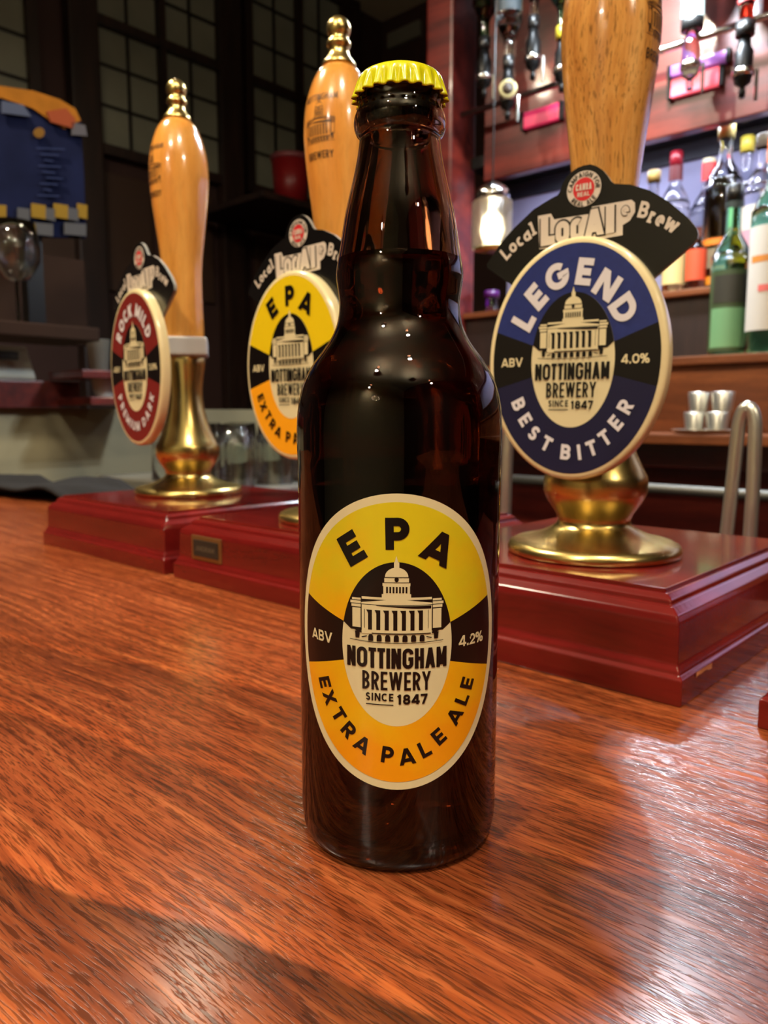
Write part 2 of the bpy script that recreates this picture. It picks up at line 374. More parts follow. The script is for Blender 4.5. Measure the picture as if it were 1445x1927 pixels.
# ------------------------------------------------------------------ lettering: stroke glyphs turned into flat polygons
def arc(cx, cy, rx, ry, a0, a1, n=14):
    return [(cx+rx*math.cos(math.radians(a0+(a1-a0)*i/n)), cy+ry*math.sin(math.radians(a0+(a1-a0)*i/n))) for i in range(n+1)]
def stadium(x0, y0, x1, y1, n=8):
    r = min(x1-x0, y1-y0)/2
    p = arc(x1-r, y1-r, r, r, 90, 0, n)+arc(x1-r, y0+r, r, r, 0, -90, n)+arc(x0+r, y0+r, r, r, -90, -180, n)+arc(x0+r, y1-r, r, r, 180, 90, n)
    return p+[p[0]] if p[0] != p[-1] else p
def glyph(c, w, p):
    a = p/2; l, r, b, t = a, w-a, a, 1-a; m = .5; cx = w/2; e = .12
    lc = c.islower()
    S = None
    if lc:
        xh = .70; t = xh-a; m = xh/2
    def bowl(y0, y1, xr=r, xl=l):
        rr = (y1-y0)/2; rr2 = min(rr, xr-xl)
        return [(xl, y1)]+arc(xr-rr2, (y0+y1)/2, rr2, rr, 90, -90, 12)+[(xl, y0)]
    if c == 'A': k_ = cx-a; S = [[(a-e*k_, -e), (cx+.1*k_, 1.1)], [(w-a+e*k_, -e), (cx-.1*k_, 1.1)], [(w*.24, .27), (w*.76, .27)]]
    elif c == 'B': S = [[(l, 0), (l, 1)], bowl(m, t, r-w*.04), bowl(b, m)]
    elif c == 'C': S = [([(r, t-.22)] if w < .55 else [])+stadium_open(l, b, r, t, 20 if w < .55 else 42)+([(r, b+.22)] if w < .55 else [])]
    elif c == 'D': S = [[(l, 0), (l, 1)], bowl(b, t)]
    elif c == 'E': S = [[(r+a, t), (l, t), (l, b), (r+a, b)], [(l, m), (r+a*.6, m)]]
    elif c == 'F': S = [[(r+a, t), (l, t), (l, 0)], [(l, m), (r, m)]]
    elif c == 'G': S = [([(r, t-.2)] if w < .55 else [])+stadium_open(l, b, r, t, 20 if w < .55 else 42, 8)+[(r, m-.02), (cx+.02, m-.02)]]
    elif c == 'H': S = [[(l, 0), (l, 1)], [(r, 0), (r, 1)], [(l, m), (r, m)]]
    elif c == 'I': S = [[(cx, 0), (cx, 1)]]
    elif c == 'K': S = [[(l, 0), (l, 1)], [(r+.06, 1.08), (l+a, m-.05)], [(l+a+.08, m+.03), (r+.05, -.08)]]
    elif c == 'L': S = [[(l, 1), (l, b), (r+a, b)]]
    elif c == 'M': S = [[(l, 0), (l, 1)], [(r, 0), (r, 1)], [(l, 1.0), (cx, .12)], [(cx, .12), (r, 1.0)]]
    elif c == 'N': S = [[(l, 0), (l, 1)], [(r, 0), (r, 1)], [(l-.01, 1+.04), (r+.01, -.04)]]
    elif c in 'O0': S = [stadium(l, b, r, t)]
    elif c == 'P': S = [[(l, 0), (l, 1)], bowl(m-.08, t)]
    elif c == 'R': S = [[(l, 0), (l, 1)], bowl(m-.04, t), [(cx*.9, m), (r+.03, -.08)]]
    elif c == 'S': S = [[(r, t-.10)]+arc(cx, (t+m)/2, cx-a, (t-m)/2, 20, 270, 14)[1:]+arc(cx, (m+b)/2, cx-a, (m-b)/2, 90, -160, 14)[1:]]
    elif c == 'T': S = [[(0, t), (w, t)], [(cx, 0), (cx, t)]]
    elif c == 'U': S = [[(l, 1)]+arc(cx, b+(r-l)/2, (r-l)/2, (r-l)/2, 180, 360, 12)+[(r, 1)]]
    elif c == 'V': k_ = cx-a; S = [[(a-e*k_, 1+e), (cx+.1*k_, -.1)], [(w-a+e*k_, 1+e), (cx-.1*k_, -.1)]]
    elif c == 'W': S = [[(l-.02, 1.1), (w*.29, a*.4)], [(w*.29, a*.4), (cx, 1.0)], [(cx, 1.0), (w*.71, a*.4)], [(w*.71, a*.4), (r+.02, 1.1)]]
    elif c == 'X': S = [[(l-.05, 1.08), (r+.05, -.08)], [(l-.05, -.08), (r+.05, 1.08)]]
    elif c == 'Y': S = [[(l-.05, 1.1), (cx, .45)], [(r+.05, 1.1), (cx, .45)], [(cx, 0), (cx, .5)]]
    elif c == '1': S = [[(cx+.05, 0), (cx+.05, 1)], [(cx+.05, t), (cx-.15, t-.16)]]
    elif c == '2': S = [[(l, t-.18)]+arc(cx, t-(r-l)/2, (r-l)/2, (r-l)/2, 165, -30, 12)+[(l+.02, b), (w, b)]]
    elif c == '3': S = [[(l, t-.08)]+arc(cx, (t+m)/2, cx-a, (t-m)/2, 130, -90, 10)+arc(cx, (m+b)/2, cx-a, (m-b)/2, 90, -140, 10)[1:]]
    elif c == '4': S = [[(w*.72, 0), (w*.72, 1)], [(w*.72, 1.05), (l-.02, .24)], [(0, .26), (w, .26)]]
    elif c == '7': S = [[(0, t), (w, t)], [(r, t), (w*.3, -.08)]]
    elif c == '8': S = [stadium(l+.03, m, r-.03, t), stadium(l, b, r, m)]
    elif c == '.': S = [[(cx, 0), (cx, p*1.1)]]
    elif c == '%': S = [stadium(a*.8, .56, w*.38, 1-a*.8), stadium(w*.62, a*.8, w-a*.8, .44), [(w*.78, 1.08), (w*.22, -.08)]]
    elif c == 'l': S = [[(cx, 0), (cx, 1)], [(cx-p*.9, 1-a*.5), (cx, 1-a*.5)], [(cx-p, a*.5), (cx+p, a*.5)]]
    elif c == 'o': S = [stadium(l, b, r, t)]
    elif c == 'c': S = [stadium_open(l, b, r, t, 50)]
    elif c == 'a': S = [stadium(l, b, r, t-.05), [(r, 0), (r, xh)]]
    elif c == 'r': S = [[(l+.02, 0), (l+.02, xh)], [(l, t-.1), (cx, t), (r, t-.05)], [(l-a, a*.5), (l+p, a*.5)]]
    elif c == 'e': S = [[(l, m), (r, m)]+arc(cx, m, cx-a, t-m, 0, 300, 16)]
    elif c == 'w': S = [[(l-.02, xh+.02), (w*.28, a*.5)], [(w*.28, a*.5), (cx, xh)], [(cx, xh), (w*.72, a*.5)], [(w*.72, a*.5), (r+.02, xh+.02)], [(-.02, xh-a*.3), (l+a, xh-a*.3)], [(r-a, xh-a*.3), (w+.02, xh-a*.3)]]
    else: S = []
    return S
def stadium_open(l, b, r, t, g=20, g2=None):
    q = min(r-l, t-b)/2; g2 = g if g2 is None else g2
    return arc(r-q, t-q, q, q, g, 90, 6)+arc(l+q, t-q, q, q, 90, 180, 8)+arc(l+q, b+q, q, q, 180, 270, 8)+arc(r-q, b+q, q, q, 270, 360-g2, 6)
def ribbon(pts, p, closed=False):
    P = [Vector(q) for q in pts]
    Q = [P[0]]
    for q in P[1:]:
        if (q-Q[-1]).length > 1e-4: Q.append(q)
    P = Q
    if len(P) < 2: return []
    closed = (P[0]-P[-1]).length < 1e-3
    if closed: P = P[:-1]
    n = len(P); L, R = [], []
    for i in range(n):
        if closed: a, c = P[i-1], P[(i+1) % n]
        else: a, c = P[max(i-1, 0)], P[min(i+1, n-1)]
        d1 = (P[i]-a); d2 = (c-P[i])
        if d1.length < 1e-6: d1 = d2
        if d2.length < 1e-6: d2 = d1
        d1 = d1.normalized(); d2 = d2.normalized()
        n1 = Vector((-d1.y, d1.x)); n2 = Vector((-d2.y, d2.x)); mi = n1+n2
        if mi.length < .2: mi = n1.copy()
        mi.normalize(); k = 1/max(mi.dot(n1), .45)
        L.append(P[i]+mi*(p/2*k)); R.append(P[i]-mi*(p/2*k))
    out = []
    for i in range(n if closed else n-1):
        j = (i+1) % n
        out.append([L[i], R[i], R[j], L[j]])
    return out
def clip_y(poly, lo, hi):
    def half(poly, f):
        out = []
        for i in range(len(poly)):
            a, b = poly[i-1], poly[i]; fa, fb = f(a), f(b)
            if (fa >= 0) != (fb >= 0): out.append(a.lerp(b, fa/(fa-fb)))
            if fb >= 0: out.append(b)
        return out
    poly = half(poly, lambda v: v.y-lo)
    if len(poly) > 2: poly = half(poly, lambda v: hi-v.y)
    return poly if len(poly) > 2 else []
WIDTH = dict(I=.28, M=.92, W=1.12, N=.80, O=.92, G=.90, C=.82, D=.80, E=.58, L=.56, T=.64, P=.62, B=.66, R=.66, S=.60, A=.86, V=.84, X=.74, Y=.74, K=.70, H=.76, U=.76, F=.55)
WIDTH.update({'1': .42, '2': .58, '3': .58, '4': .68, '7': .56, '8': .60, '0': .66, '%': .86, '.': .24, ' ': .35,
              'l': .36, 'o': .60, 'c': .54, 'a': .58, 'r': .48, 'e': .58, 'w': .86})
class Poly(list): z = 0.0
def keep(f, polys):
    out = []
    for q in polys:
        n = Poly(f(x, y) for x, y in q); n.z = getattr(q, 'z', 0.0); out.append(n)
    return out
def glyph_polys(c, pos, h, rot=0.0, pen=.2, w=None, grow=0.0):
    """centre of the glyph box at pos; h = cap height"""
    w = WIDTH.get(c, .6) if w is None else w
    out = []; ca, sa = math.cos(rot), math.sin(rot)
    for si, s in enumerate(glyph(c, w, pen)):
        for q in ribbon(s, pen+2*grow):
            q = clip_y([Vector(v) for v in q], -grow, 1+grow)
            if q:
                o_ = Poly((pos[0]+((v.x-w/2)*ca-(v.y-.5)*sa)*h, pos[1]+((v.x-w/2)*sa+(v.y-.5)*ca)*h) for v in q); o_.z = .22*si; out.append(o_)
    return out
def text_line(txt, x0, x1, y0, h, pen, gap=.1, narrow=None, grow=0.0, rot=0.0):
    """fit txt between x0 and x1 with baseline y0"""
    ws = [WIDTH.get(c, .6) for c in txt]
    tot = (x1-x0)/h; k = (tot-gap*(len(txt)-1))/sum(ws)
    out = []; x = x0; 
    for c, w_ in zip(txt, ws):
        ww = w_*k
        if c != ' ':
            px, py = x+ww*h/2, y0+h/2
            if rot:
                dx = px-x0; px, py = x0+dx*math.cos(rot)-(h/2)*math.sin(rot), y0+dx*math.sin(rot)+(h/2)*math.cos(rot)
            out += glyph_polys(c, (px, py), h, rot, pen, ww, grow)
        x += (ww+gap)*h
    return out
def ell(cx, cy, a, b, t0=0, t1=360, n=96):
    return [(cx+a*math.cos(math.radians(t0+(t1-t0)*i/n)), cy+b*math.sin(math.radians(t0+(t1-t0)*i/n))) for i in range(n+(0 if abs(t1-t0) >= 360 else 1))]
def sector(a0, b0, a1, b1, i0, i1, o0, o1, n=64):
    """ring quads between inner ellipse angles i0..i1 and outer o0..o1"""
    out = []
    for k in range(n):
        def pt(f, a, b, s, e): th = math.radians(s+(e-s)*f); return (a*math.cos(th), b*math.sin(th))
        f, g = k/n, (k+1)/n
        out.append([pt(f, a0, b0, i0, i1), pt(f, a1, b1, o0, o1), pt(g, a1, b1, o0, o1), pt(g, a0, b0, i0, i1)])
    return out
def rect(x0, y0, x1, y1): return [(x0, y0), (x1, y0), (x1, y1), (x0, y1)]

def art_mesh(name, polys, mapper, layer, m, parent, cut=0.0, label=None, stack=0.0):
    """flat polygons (mm) -> mesh laid on a surface; cut = strip width in mm for curved surfaces"""
    bm = bmesh.new()
    for pi_, p in enumerate(polys):
        pz = getattr(p, 'z', 0.0)+stack*pi_
        if len(p) > 4 and not convex(p):
            P = [Vector((q[0], q[1], pz)) for q in p]
            vs = [bm.verts.new(q) for q in P]
            for t in tessellate_polygon([P]):
                try: bm.faces.new([vs[i] for i in t])
                except ValueError: pass
        else:
            try: bm.faces.new([bm.verts.new((q[0], q[1], pz)) for q in p])
            except ValueError: pass
    bmesh.ops.remove_doubles(bm, verts=bm.verts, dist=1e-4)
    for f in bm.faces:
        f.normal_update()
        if f.normal.z < 0: f.normal_flip()
    if cut:
        xs = [v.co.x for v in bm.verts]; x = math.ceil(min(xs)/cut)*cut
        while x < max(xs):
            bmesh.ops.bisect_plane(bm, geom=bm.verts[:]+bm.edges[:]+bm.faces[:], plane_co=(x, 0, 0), plane_no=(1, 0, 0), dist=1e-5)
            x += cut
        if mapper.ycut:
            ys = [v.co.y for v in bm.verts]; y = math.ceil(min(ys)/mapper.ycut)*mapper.ycut
            while y < max(ys):
                bmesh.ops.bisect_plane(bm, geom=bm.verts[:]+bm.edges[:]+bm.faces[:], plane_co=(0, y, 0), plane_no=(0, 1, 0), dist=1e-5)
                y += mapper.ycut
    for v in bm.verts: v.co = mapper(v.co.x, v.co.y, layer+v.co.z)
    return from_bm(name, bm, m, parent, bool(cut), label)
def convex(p):
    s = 0
    for i in range(len(p)):
        a, b, c = p[i-2], p[i-1], p[i]
        k = (b[0]-a[0])*(c[1]-b[1])-(b[1]-a[1])*(c[0]-b[0])
        if abs(k) < 1e-9: continue
        if s == 0: s = 1 if k > 0 else -1
        elif (k > 0) != (s > 0): return False
    return True
class Plane:          # badge face: local x right, local y out of the face is -y
    ycut = 0
    def __init__(s, k=.001, kx=1.0, y0=0.0, step=.00018): s.k = k; s.kx = kx; s.y0 = y0; s.step = step
    def __call__(s, x, y, layer): return Vector((x*s.k*s.kx, -s.y0-layer*s.step, y*s.k))
class Round:          # wrapped round an upright body of revolution, centred on heading a0
    def __init__(s, rad, z0, k=.001, a0=-PI/2, step=.00006, ycut=0, ref=None): s.rad = rad; s.z0 = z0; s.k = k; s.a0 = a0; s.step = step; s.ycut = ycut; s.ref = ref
    def __call__(s, x, y, layer):
        z = s.z0+y*s.k; r = s.rad(z) if callable(s.rad) else s.rad; rr = s.ref or r
        a = s.a0+x*s.k/rr; r += layer*s.step
        return Vector((r*math.cos(a), r*math.sin(a), z))

# ------------------------------------------------------------------ the shared emblem (domed town hall) in label millimetres
def hx(X): return (X-700)/34.0
def hy(Y): return (965-Y)/35.3+.3
def R_(x0, y0, x1, y1): return rect(hx(x0), hy(y1), hx(x1), hy(y0))
def emblem_cream():
    P = [[(hx(697), hy(25)), (hx(676), hy(110)), (hx(720), hy(110))], R_(674, 95, 726, 155)]
    P += [[(hx(700)+3.4*math.cos(t*PI/16), hy(250)+2.85*math.sin(t*PI/16)) for t in range(17)]]
    P += [R_(578, 258, 822, 305), R_(560, 312, 836, 345), R_(568, 345, 832, 430), R_(553, 430, 844, 474),
          R_(345, 466, 1055, 492)]
    P += [[(hx(340), hy(545)), (hx(340), hy(528)), (hx(700), hy(478)), (hx(1060), hy(528)), (hx(1060), hy(545))]]
    for s in (1, -1):
        def q(x): return 700+s*(x-700)
        for (a, b, c, d) in ((240, 484, 335, 506), (220, 515, 335, 543), (232, 551, 335, 580), (242, 592, 333, 800)):
            x0, x1 = sorted((q(a), q(c))); P.append(R_(x0, b, x1, d))
    P += [R_(345, 552, 1055, 860)]
    return P
def emblem_black():
    P = [R_(578, 250, 822, 257), R_(560, 306, 836, 311)]
    P += [[(hx(700)+.62*math.cos(t*PI/8), hy(275)+.75*math.sin(t*PI/8)) for t in range(16)]]
    for i in range(7):
        x = 606+i*32; P.append(R_(x-9, 352, x+8, 418))
    P += [R_(345, 494, 520, 499), R_(880, 494, 1055, 499), R_(338, 545, 343, 800), R_(1057, 545, 1062, 800), R_(372, 600, 378, 800), R_(1015, 600, 1020, 800)]
    P += [[(hx(490), hy(556)), (hx(500), hy(552)), (hx(1048), hy(556)), (hx(1048), hy(588)), (hx(900), hy(585))]]
    for i in range(7):
        x = 395+i*85; P.append([(hx(x), hy(603)), (hx(x+58), hy(603)), (hx(x+58), hy(815)), (hx(x+18), hy(815)), (hx(x+18), hy(640))])
    P += [R_(450, 846, 1045, 856)]
    for i in range(7):
        x = 440+i*86; P.append([(hx(x-25), hy(935)), (hx(x+25), hy(935)), (hx(x+25), hy(885)), (hx(x+14), hy(864)), (hx(x-14), hy(864)), (hx(x-25), hy(885))])
    for s in (1, -1):
        def q(x): return hx(700+s*(x-700))
        P += [[(q(238), hy(800)), (q(335), hy(808)), (q(343), hy(855)), (q(300), hy(850))], [(q(272), hy(840)), (q(322), hy(840)), (q(318), hy(912)), (q(278), hy(912))],
              [(q(342), hy(895)), (q(400), hy(880)), (q(400), hy(890)), (q(350), hy(905))]]
    P += [[(hx(215), hy(930)), (hx(440), hy(943)), (hx(700), hy(948)), (hx(950), hy(944)), (hx(1180), hy(932)), (hx(1180), hy(938)), (hx(950), hy(951)), (hx(700), hy(955)), (hx(440), hy(950)), (hx(215), hy(937))]]
    return P
IA, IB, ICY = 17.1, 25.0, 0.0          # inner oval
OA, OB = 34.3, 42.6                    # coloured field
def inner_black():
    P = [p for p in ell(0, 0, IA, IB, 14.3, 165.7, 60)]
    return [P+[(-14, 4.2), (14, 4.2)]]
def words_black():
    P = text_line('NOTTINGHAM', -15.3, 15.3, -7.1, 6.2, .18, .07)
    P += text_line('BREWERY', -10.3, 10.2, -13.8, 5.7, .135, .10)
    P += text_line('SINCE', -9.2, -.9, -17.2, 2.4, .19, .16) + [rect(-9.2, -18.5, -.9, -18.2)]
    P += text_line('1847', .1, 9.3, -18.1, 3.1, .22, .10)
    return P
def along(text, pts, h, pen, rots=None):
    """place each letter at given centres; rotation follows the neighbours"""
    out = []; n = len(pts)
    for i, (c, p) in enumerate(zip(text, pts)):
        if rots: r = rots[i]
        else:
            a, b = pts[max(i-1, 0)], pts[min(i+1, n-1)]
            r = math.atan2(b[1]-a[1], b[0]-a[0])
        out += glyph_polys(c, p, h, r, pen, WIDTH[c]*1.12)
    return out
def on_ellipse(text, a, b, t0, t1, h, pen, up=1):
    ws = [WIDTH.get(c, .6)+.22 for c in text]; tot = sum(ws); s = 0; out = []
    for c, w_ in zip(text, ws):
        f = (s+w_/2)/tot; s += w_
        t = math.radians(t0+(t1-t0)*f)
        x, y = a*math.cos(t), b*math.sin(t)
        dx, dy = -a*math.sin(t), b*math.cos(t)
        if t1 < t0: dx, dy = -dx, -dy
        if c != ' ': out += glyph_polys(c, (x, y), h, math.atan2(dy, dx), pen)
    return out
EPA_TOP = [('E', (-13.7, 28.6), 32), ('P', (.2, 33.4), 1), ('A', (12.6, 28.9), -26)]
BOT_EPA = [(-24.4, -14.6), (-22.3, -19.0), (-18.6, -23.6), (-15.0, -27.8), (-10.4, -31.5), (-2.6, -34.0), (3.2, -34.4), (8.6, -32.4), (13.1, -29.0), (18.5, -23.4), (21.3, -18.6), (23.2, -14.0)]
def badge_art(mp, parent, style, cut, mats, abv, base=1):
    """fields, bands, lettering and emblem, laid layer by layer"""
    top, bot, letter_m = mats
    art_mesh('upper_field', sector(IA, IB, OA, OB, 14.3, 165.7, 16.5, 163.5), mp, base, top, parent, cut)
    art_mesh('lower_field', sector(IA, IB, OA, OB, 193.5, 346.5, 194.0, 346.0), mp, base, bot, parent, cut)
    art_mesh('side_band', sector(IA, IB, OA, OB, -13.5, 14.3, -14.0, 16.5, 16), mp, base, M['ink'], parent, cut)
    art_mesh('side_band', sector(IA, IB, OA, OB, 165.7, 193.5, 163.5, 194.0, 16), mp, base, M['ink'], parent, cut)
    art_mesh('inner_oval', [ell(0, 0, IA, IB)], mp, base+.5, M['cream'], parent, cut)
    art_mesh('emblem_ground', inner_black(), mp, base+1.5, M['ink'], parent, cut)
    art_mesh('emblem', emblem_cream(), mp, base+2.5, M['cream'], parent, cut, 'cream domed building on black', .03)
    art_mesh('emblem_shading', emblem_black(), mp, base+3.7, M['ink'], parent, cut, None, .02)
    art_mesh('brewery_lettering', words_black(), mp, base+3.5, M['ink'], parent, cut)
    art_mesh('strength_lettering', text_line('ABV', -30.6, -20.9, -1.6, 3.4, .19, .08), mp, base+2, M['cream'], parent, cut)
    art_mesh('strength_figure', text_line(abv, 19.6, 30.2, -2.0, 3.4, .19, .06), mp, base+2, M['cream'], parent, cut)
    if style == 'epa':
        P = []
        for c, p, r in EPA_TOP: P += glyph_polys(c, p, 9.4, math.radians(r), .26, WIDTH[c]*1.2)
        art_mesh('name_lettering', P, mp, base+2, letter_m, parent, cut)
        P = []
        cs = 'EXTRAPALEALE'
        rots = []
        for (x, y) in BOT_EPA:
            t = math.atan2(y/34.0, x/26.5); rots.append(math.atan2(34.0*math.cos(t), -26.5*math.sin(t)))
        P = along(cs, BOT_EPA, 5.2, .22, rots)
        art_mesh('style_lettering', P, mp, base+2, letter_m, parent, cut)
    elif style == 'legend':
        pts = [(-20.9, 16.1), (-15.6, 24.5), (-7.0, 31.2), (4.1, 31.9), (13.1, 26.2), (19.9, 17.4)]
        rots = [math.radians(d) for d in (60, 44, 20, -10, -34, -58)]
        P = []
        for c, p, r in zip('LEGEND', pts, rots): P += glyph_polys(c, p, 9.7, r, .26, WIDTH[c]*1.12)
        art_mesh('name_lettering', P, mp, base+2, letter_m, parent, cut)
        pts = [(-22.3, -16.2), (-19.2, -22.2), (-15.2, -27.4), (-9.6, -31.3), (-1.4, -34.4), (4.2, -34.3), (9.3, -32.6), (14.4, -28.7), (18.4, -23.2), (21.8, -17.3)]
        rots = [math.radians(d) for d in (-66, -56, -44, -27, -5, 9, 22, 36, 50, 62)]
        P = []
        for c, p, r in zip('BESTBITTER', pts, rots): P += glyph_polys(c, p, 5.8, r, .23, WIDTH[c]*1.08)
        art_mesh('style_lettering', P, mp, base+2, letter_m, parent, cut)
    else:
        art_mesh('name_lettering', on_ellipse('ROCK MILD', 25, 33, 152, 28, 7.4, .25), mp, base+2, letter_m, parent, cut)
        art_mesh('style_lettering', on_ellipse('PREMIUM DARK', 25.7, 33.8, 205, 335, 5.4, .22), mp, base+2, letter_m, parent, cut)

# ================================================================== ROOM
FLOOR, CEIL = -1.08, 2.60
UL, UR, NB, NF = 3.4, -3.2, -3.45, 3.2
struct(barbox('floor', UR, UL, NB, NF, FLOOR-.05, FLOOR, M['tile']))
struct(barbox('ceiling', UR, UL, NB, NF, CEIL, CEIL+.05, M['ceiling']))
struct(barbox('wall_back', UR, UL+.1, NB-.1, NB, FLOOR, CEIL, M['wallpaper']))
struct(barbox('wall_front', UR, UL+.1, NF, NF+.1, FLOOR, CEIL, M['plaster']))
struct(barbox('wall_right', UR-.1, UR, NB, NF, FLOOR, CEIL, M['wallpaper']))
wl = struct(barbox('wall_left', UL, UL+.1, NB, NF, FLOOR, CEIL, M['wallpaper']))

def build_window(name, px0, px1, ytop_z, zbars, vbars, leads_v, leads_h, zbot, sill=True):
    """dark timber window on the far left wall; columns given as sight columns"""
    n0, _ = at_u(px0, 300, UL-.03); n1, _ = at_u(px1, 300, UL-.03)
    lo, hi = min(n0, n1), max(n0, n1)
    root = bpy.data.objects.new(name, None); COL.objects.link(root); root['kind'] = 'structure'
    root.location = W(UL-.03, (lo+hi)/2, zbot); root.rotation_euler = (0, 0, BAR_RZ)
    wd = hi-lo; ht = ytop_z-zbot
    F = .045
    bm = bmesh.new()
    for s in (-1, 1): bxm(bm, (0, s*(wd/2+F/2), ht/2), (.06, F, ht+2*F))
    for z in (-F/2, ht+F/2): bxm(bm, (0, 0, z), (.06, wd, F))
    from_bm('window_frame', bm, M['darkwood'], root)
    ys = sorted([-wd/2, wd/2]+[-wd/2+wd*v for v in vbars]); zs = sorted([0, ht]+[b-zbot for b in zbars])
    for v in vbars: box('mullion', (-.01, -wd/2+wd*v, ht/2), (.05, .035, ht), M['darkwood'], root)
    for b in zbars: box('transom', (-.012, 0, b-zbot), (.055, wd, .04), M['darkwood'], root)
    for i in range(len(ys)-1):
        for j in range(len(zs)-1):
            cy_, cz = (ys[i]+ys[i+1])/2, (zs[j]+zs[j+1])/2
            pn = box('pane', (.008, cy_, cz), (.006, ys[i+1]-ys[i], zs[j+1]-zs[j]), M['pane'], root)
            bm = bmesh.new(); a, b = ys[i+1]-ys[i], zs[j+1]-zs[j]
            for k in range(1, leads_v+1): bxm(bm, (0, cy_-a/2+a*k/(leads_v+1), cz), (.012, .012, b))
            for k in range(1, leads_h+1): bxm(bm, (0, cy_, cz-b/2+b*k/(leads_h+1)), (.012, a, .012))
            from_bm('lead_strip', bm, M['leaded'], pn)
    return root
_, z_bar = at_u(300, 92, UL); _, z_low = at_u(300, 305, UL); _, z_p1 = at_u(300, 350, UL); _, z_p0 = at_u(300, 560, UL)
build_window('window_1', 184, 416, CEIL-.06, [z_bar], [.5], 1, 2, z_low)
build_window('window_2', 474, 640, CEIL-.06, [z_bar], [.5], 1, 2, z_low)
build_window('window_3', -330, 60, CEIL-.06, [z_bar], [.5], 1, 2, z_low)
# panelled dado below the windows: each raised panel its own piece
for i, (a, b) in enumerate(((196, 285), (300, 400), (480, 560), (575, 650), (-20, 60), (70, 150))):
    n0, _ = at_u(a, 400, UL-.02); n1, _ = at_u(b, 400, UL-.02)
    o = box('panel', (0, 0, 0), (.02, abs(n1-n0), z_p1-z_p0), mat('brown_panel', RGB(58, 40, 30), .5), wl, .008)
    o.location = Matrix.LocRotScale(wl.location, wl.rotation_euler, None).inverted() @ W(UL-.01, (n0+n1)/2, (z_p1+z_p0)/2)
for i, px in enumerate((168, 438, 662)):          # posts between the windows
    n0, _ = at_u(px, 300, UL-.06)
    struct(barbox('trim_%d' % (i+1), UL-.07, UL, n0-.07, n0+.07, FLOOR, CEIL, M['darkwood'], .01))
# pale notice panel on the back wall, seen above the cap
u0, z0 = at_n(728, 92, NB+.03); u1, _ = at_n(788, 92, NB+.03)
o = tag(barbox('wall_panel', u0, u1, NB, NB+.03, z0, CEIL-.1, mat('grey_panel', RGB(112, 110, 98), .6, var=.15, scale=3), .006), 'pale grey panel on the back wall above the bottle cap', 'panel')

# ================================================================== BAR COUNTER
bar = thing('bar_counter', 'polished orange-brown mahogany bar counter everything stands on', 'counter', W(.4, .25, FLOOR), BAR_RZ)
barbox('counter_top', -1.6, 2.0, -.275, .62, -.045, 0, M['bar'], .006, bar)
barbox('counter_front', -1.5, 1.95, .42, .50, FLOOR, -.045, M['gantry'], .004, bar)
barbox('counter_back', -1.5, 1.95, -.25, -.22, FLOOR, -.045, M['gantry'], .004, bar)

# ================================================================== HAND PUMPS
BOXH = .052
def base_block(u0, u1, label, chip=False, plaque=None):
    wd, dp = u1-u0, .24
    # x' runs along -U so the customer's left is high u; origin at the centre of the foot
    r = thing('beer_engine', label, 'beer pump', W((u0+u1)/2, -dp/2, 0), BAR_RZ, 'hand pumps on mahogany bases along the bar')
    prof = [(0, .0), (0, .0135), (.0022, .0150), (.0022, .0165), (.0040, .0195), (.0046, .0400), (.0060, .0435), (.0100, .0465), (.0115, .0470), (.0118, .0495), (.0150, BOXH)]
    vs, fs = [], []
    for d, z in prof:
        x, y = wd/2-d, dp/2-d
        vs += [(-x, -y, z), (x, -y, z), (x, y, z), (-x, y, z)]
    n = len(prof)
    for i in range(n-1):
        for k in range(4): k2 = (k+1) % 4; fs.append((i*4+k, i*4+k2, (i+1)*4+k2, (i+1)*4+k))
    fs.append((3, 2, 1, 0)); fs.append(((n-1)*4, (n-1)*4+1, (n-1)*4+2, (n-1)*4+3))
    o = link_mesh('moulded_block', vs, fs, M['base'], r)
    bv = o.modifiers.new('soft', 'BEVEL'); bv.width = .0009; bv.segments = 2; bv.limit_method = 'ANGLE'; bv.angle_limit = math.radians(20)
    box('top_panel', (0, 0, BOXH+.0008), (wd-.034, dp-.034, .0024), M['base'], r, .0006)
    if chip:
        pts = [(-wd/2-.0004, dp/2-.030+.0), ]
        P = []; random.seed(3)
        # worn edge: flake on the right-hand side face
        y0 = dp/2-.018; ys = [y0-i*.0035 for i in range(7)]
        vs = []; 
        for i, y in enumerate(ys):
            vs += [(-wd/2-.0003, y, .0105+random.uniform(0, .0018)), (-wd/2-.0003, y, .0135)]
        fs = [(2*i, 2*i+2, 2*i+3, 2*i+1) for i in range(6)]
        link_mesh('chipped_edge', vs, fs, M['chip'], r, label='bare pale wood showing where the lacquer chipped')
    if plaque is not None:
        pl = box('maker_plate', (plaque, dp/2-.0042, .0300), (.0420, .0022, .0205), M['plaque_frame'], r, .0008, label='small brass-framed black maker plate')
        q = box('plate_face', (plaque, dp/2-.0042+.0013, .0300), (.0350, .0009, .0140), M['plaque'], pl, .0003)
        class PF:
            ycut = 0
            def __call__(s, x, y, l): return Vector((plaque-x*.001, dp/2-.0042+.0019, .030+y*.001))
        art_mesh('plate_lettering', text_line('ANGRAM', -13, 13, -2.2, 4.4, .16, .12), PF(), 0, M['gold_ink'], pl)
    return r
EL = base_block(.463, .709, 'farthest hand pump, pale wood handle, white collar, leftmost red base')
EM = base_block(.232, .4475, 'middle hand pump with a brass maker plate on its base, behind the bottle', plaque=.062)
ER = base_block(0, .2155, 'nearest hand pump, golden oak handle cut off by the top edge', chip=True)
base_block(-.255, -.035, 'dark red mahogany pump base cut off at the right edge')

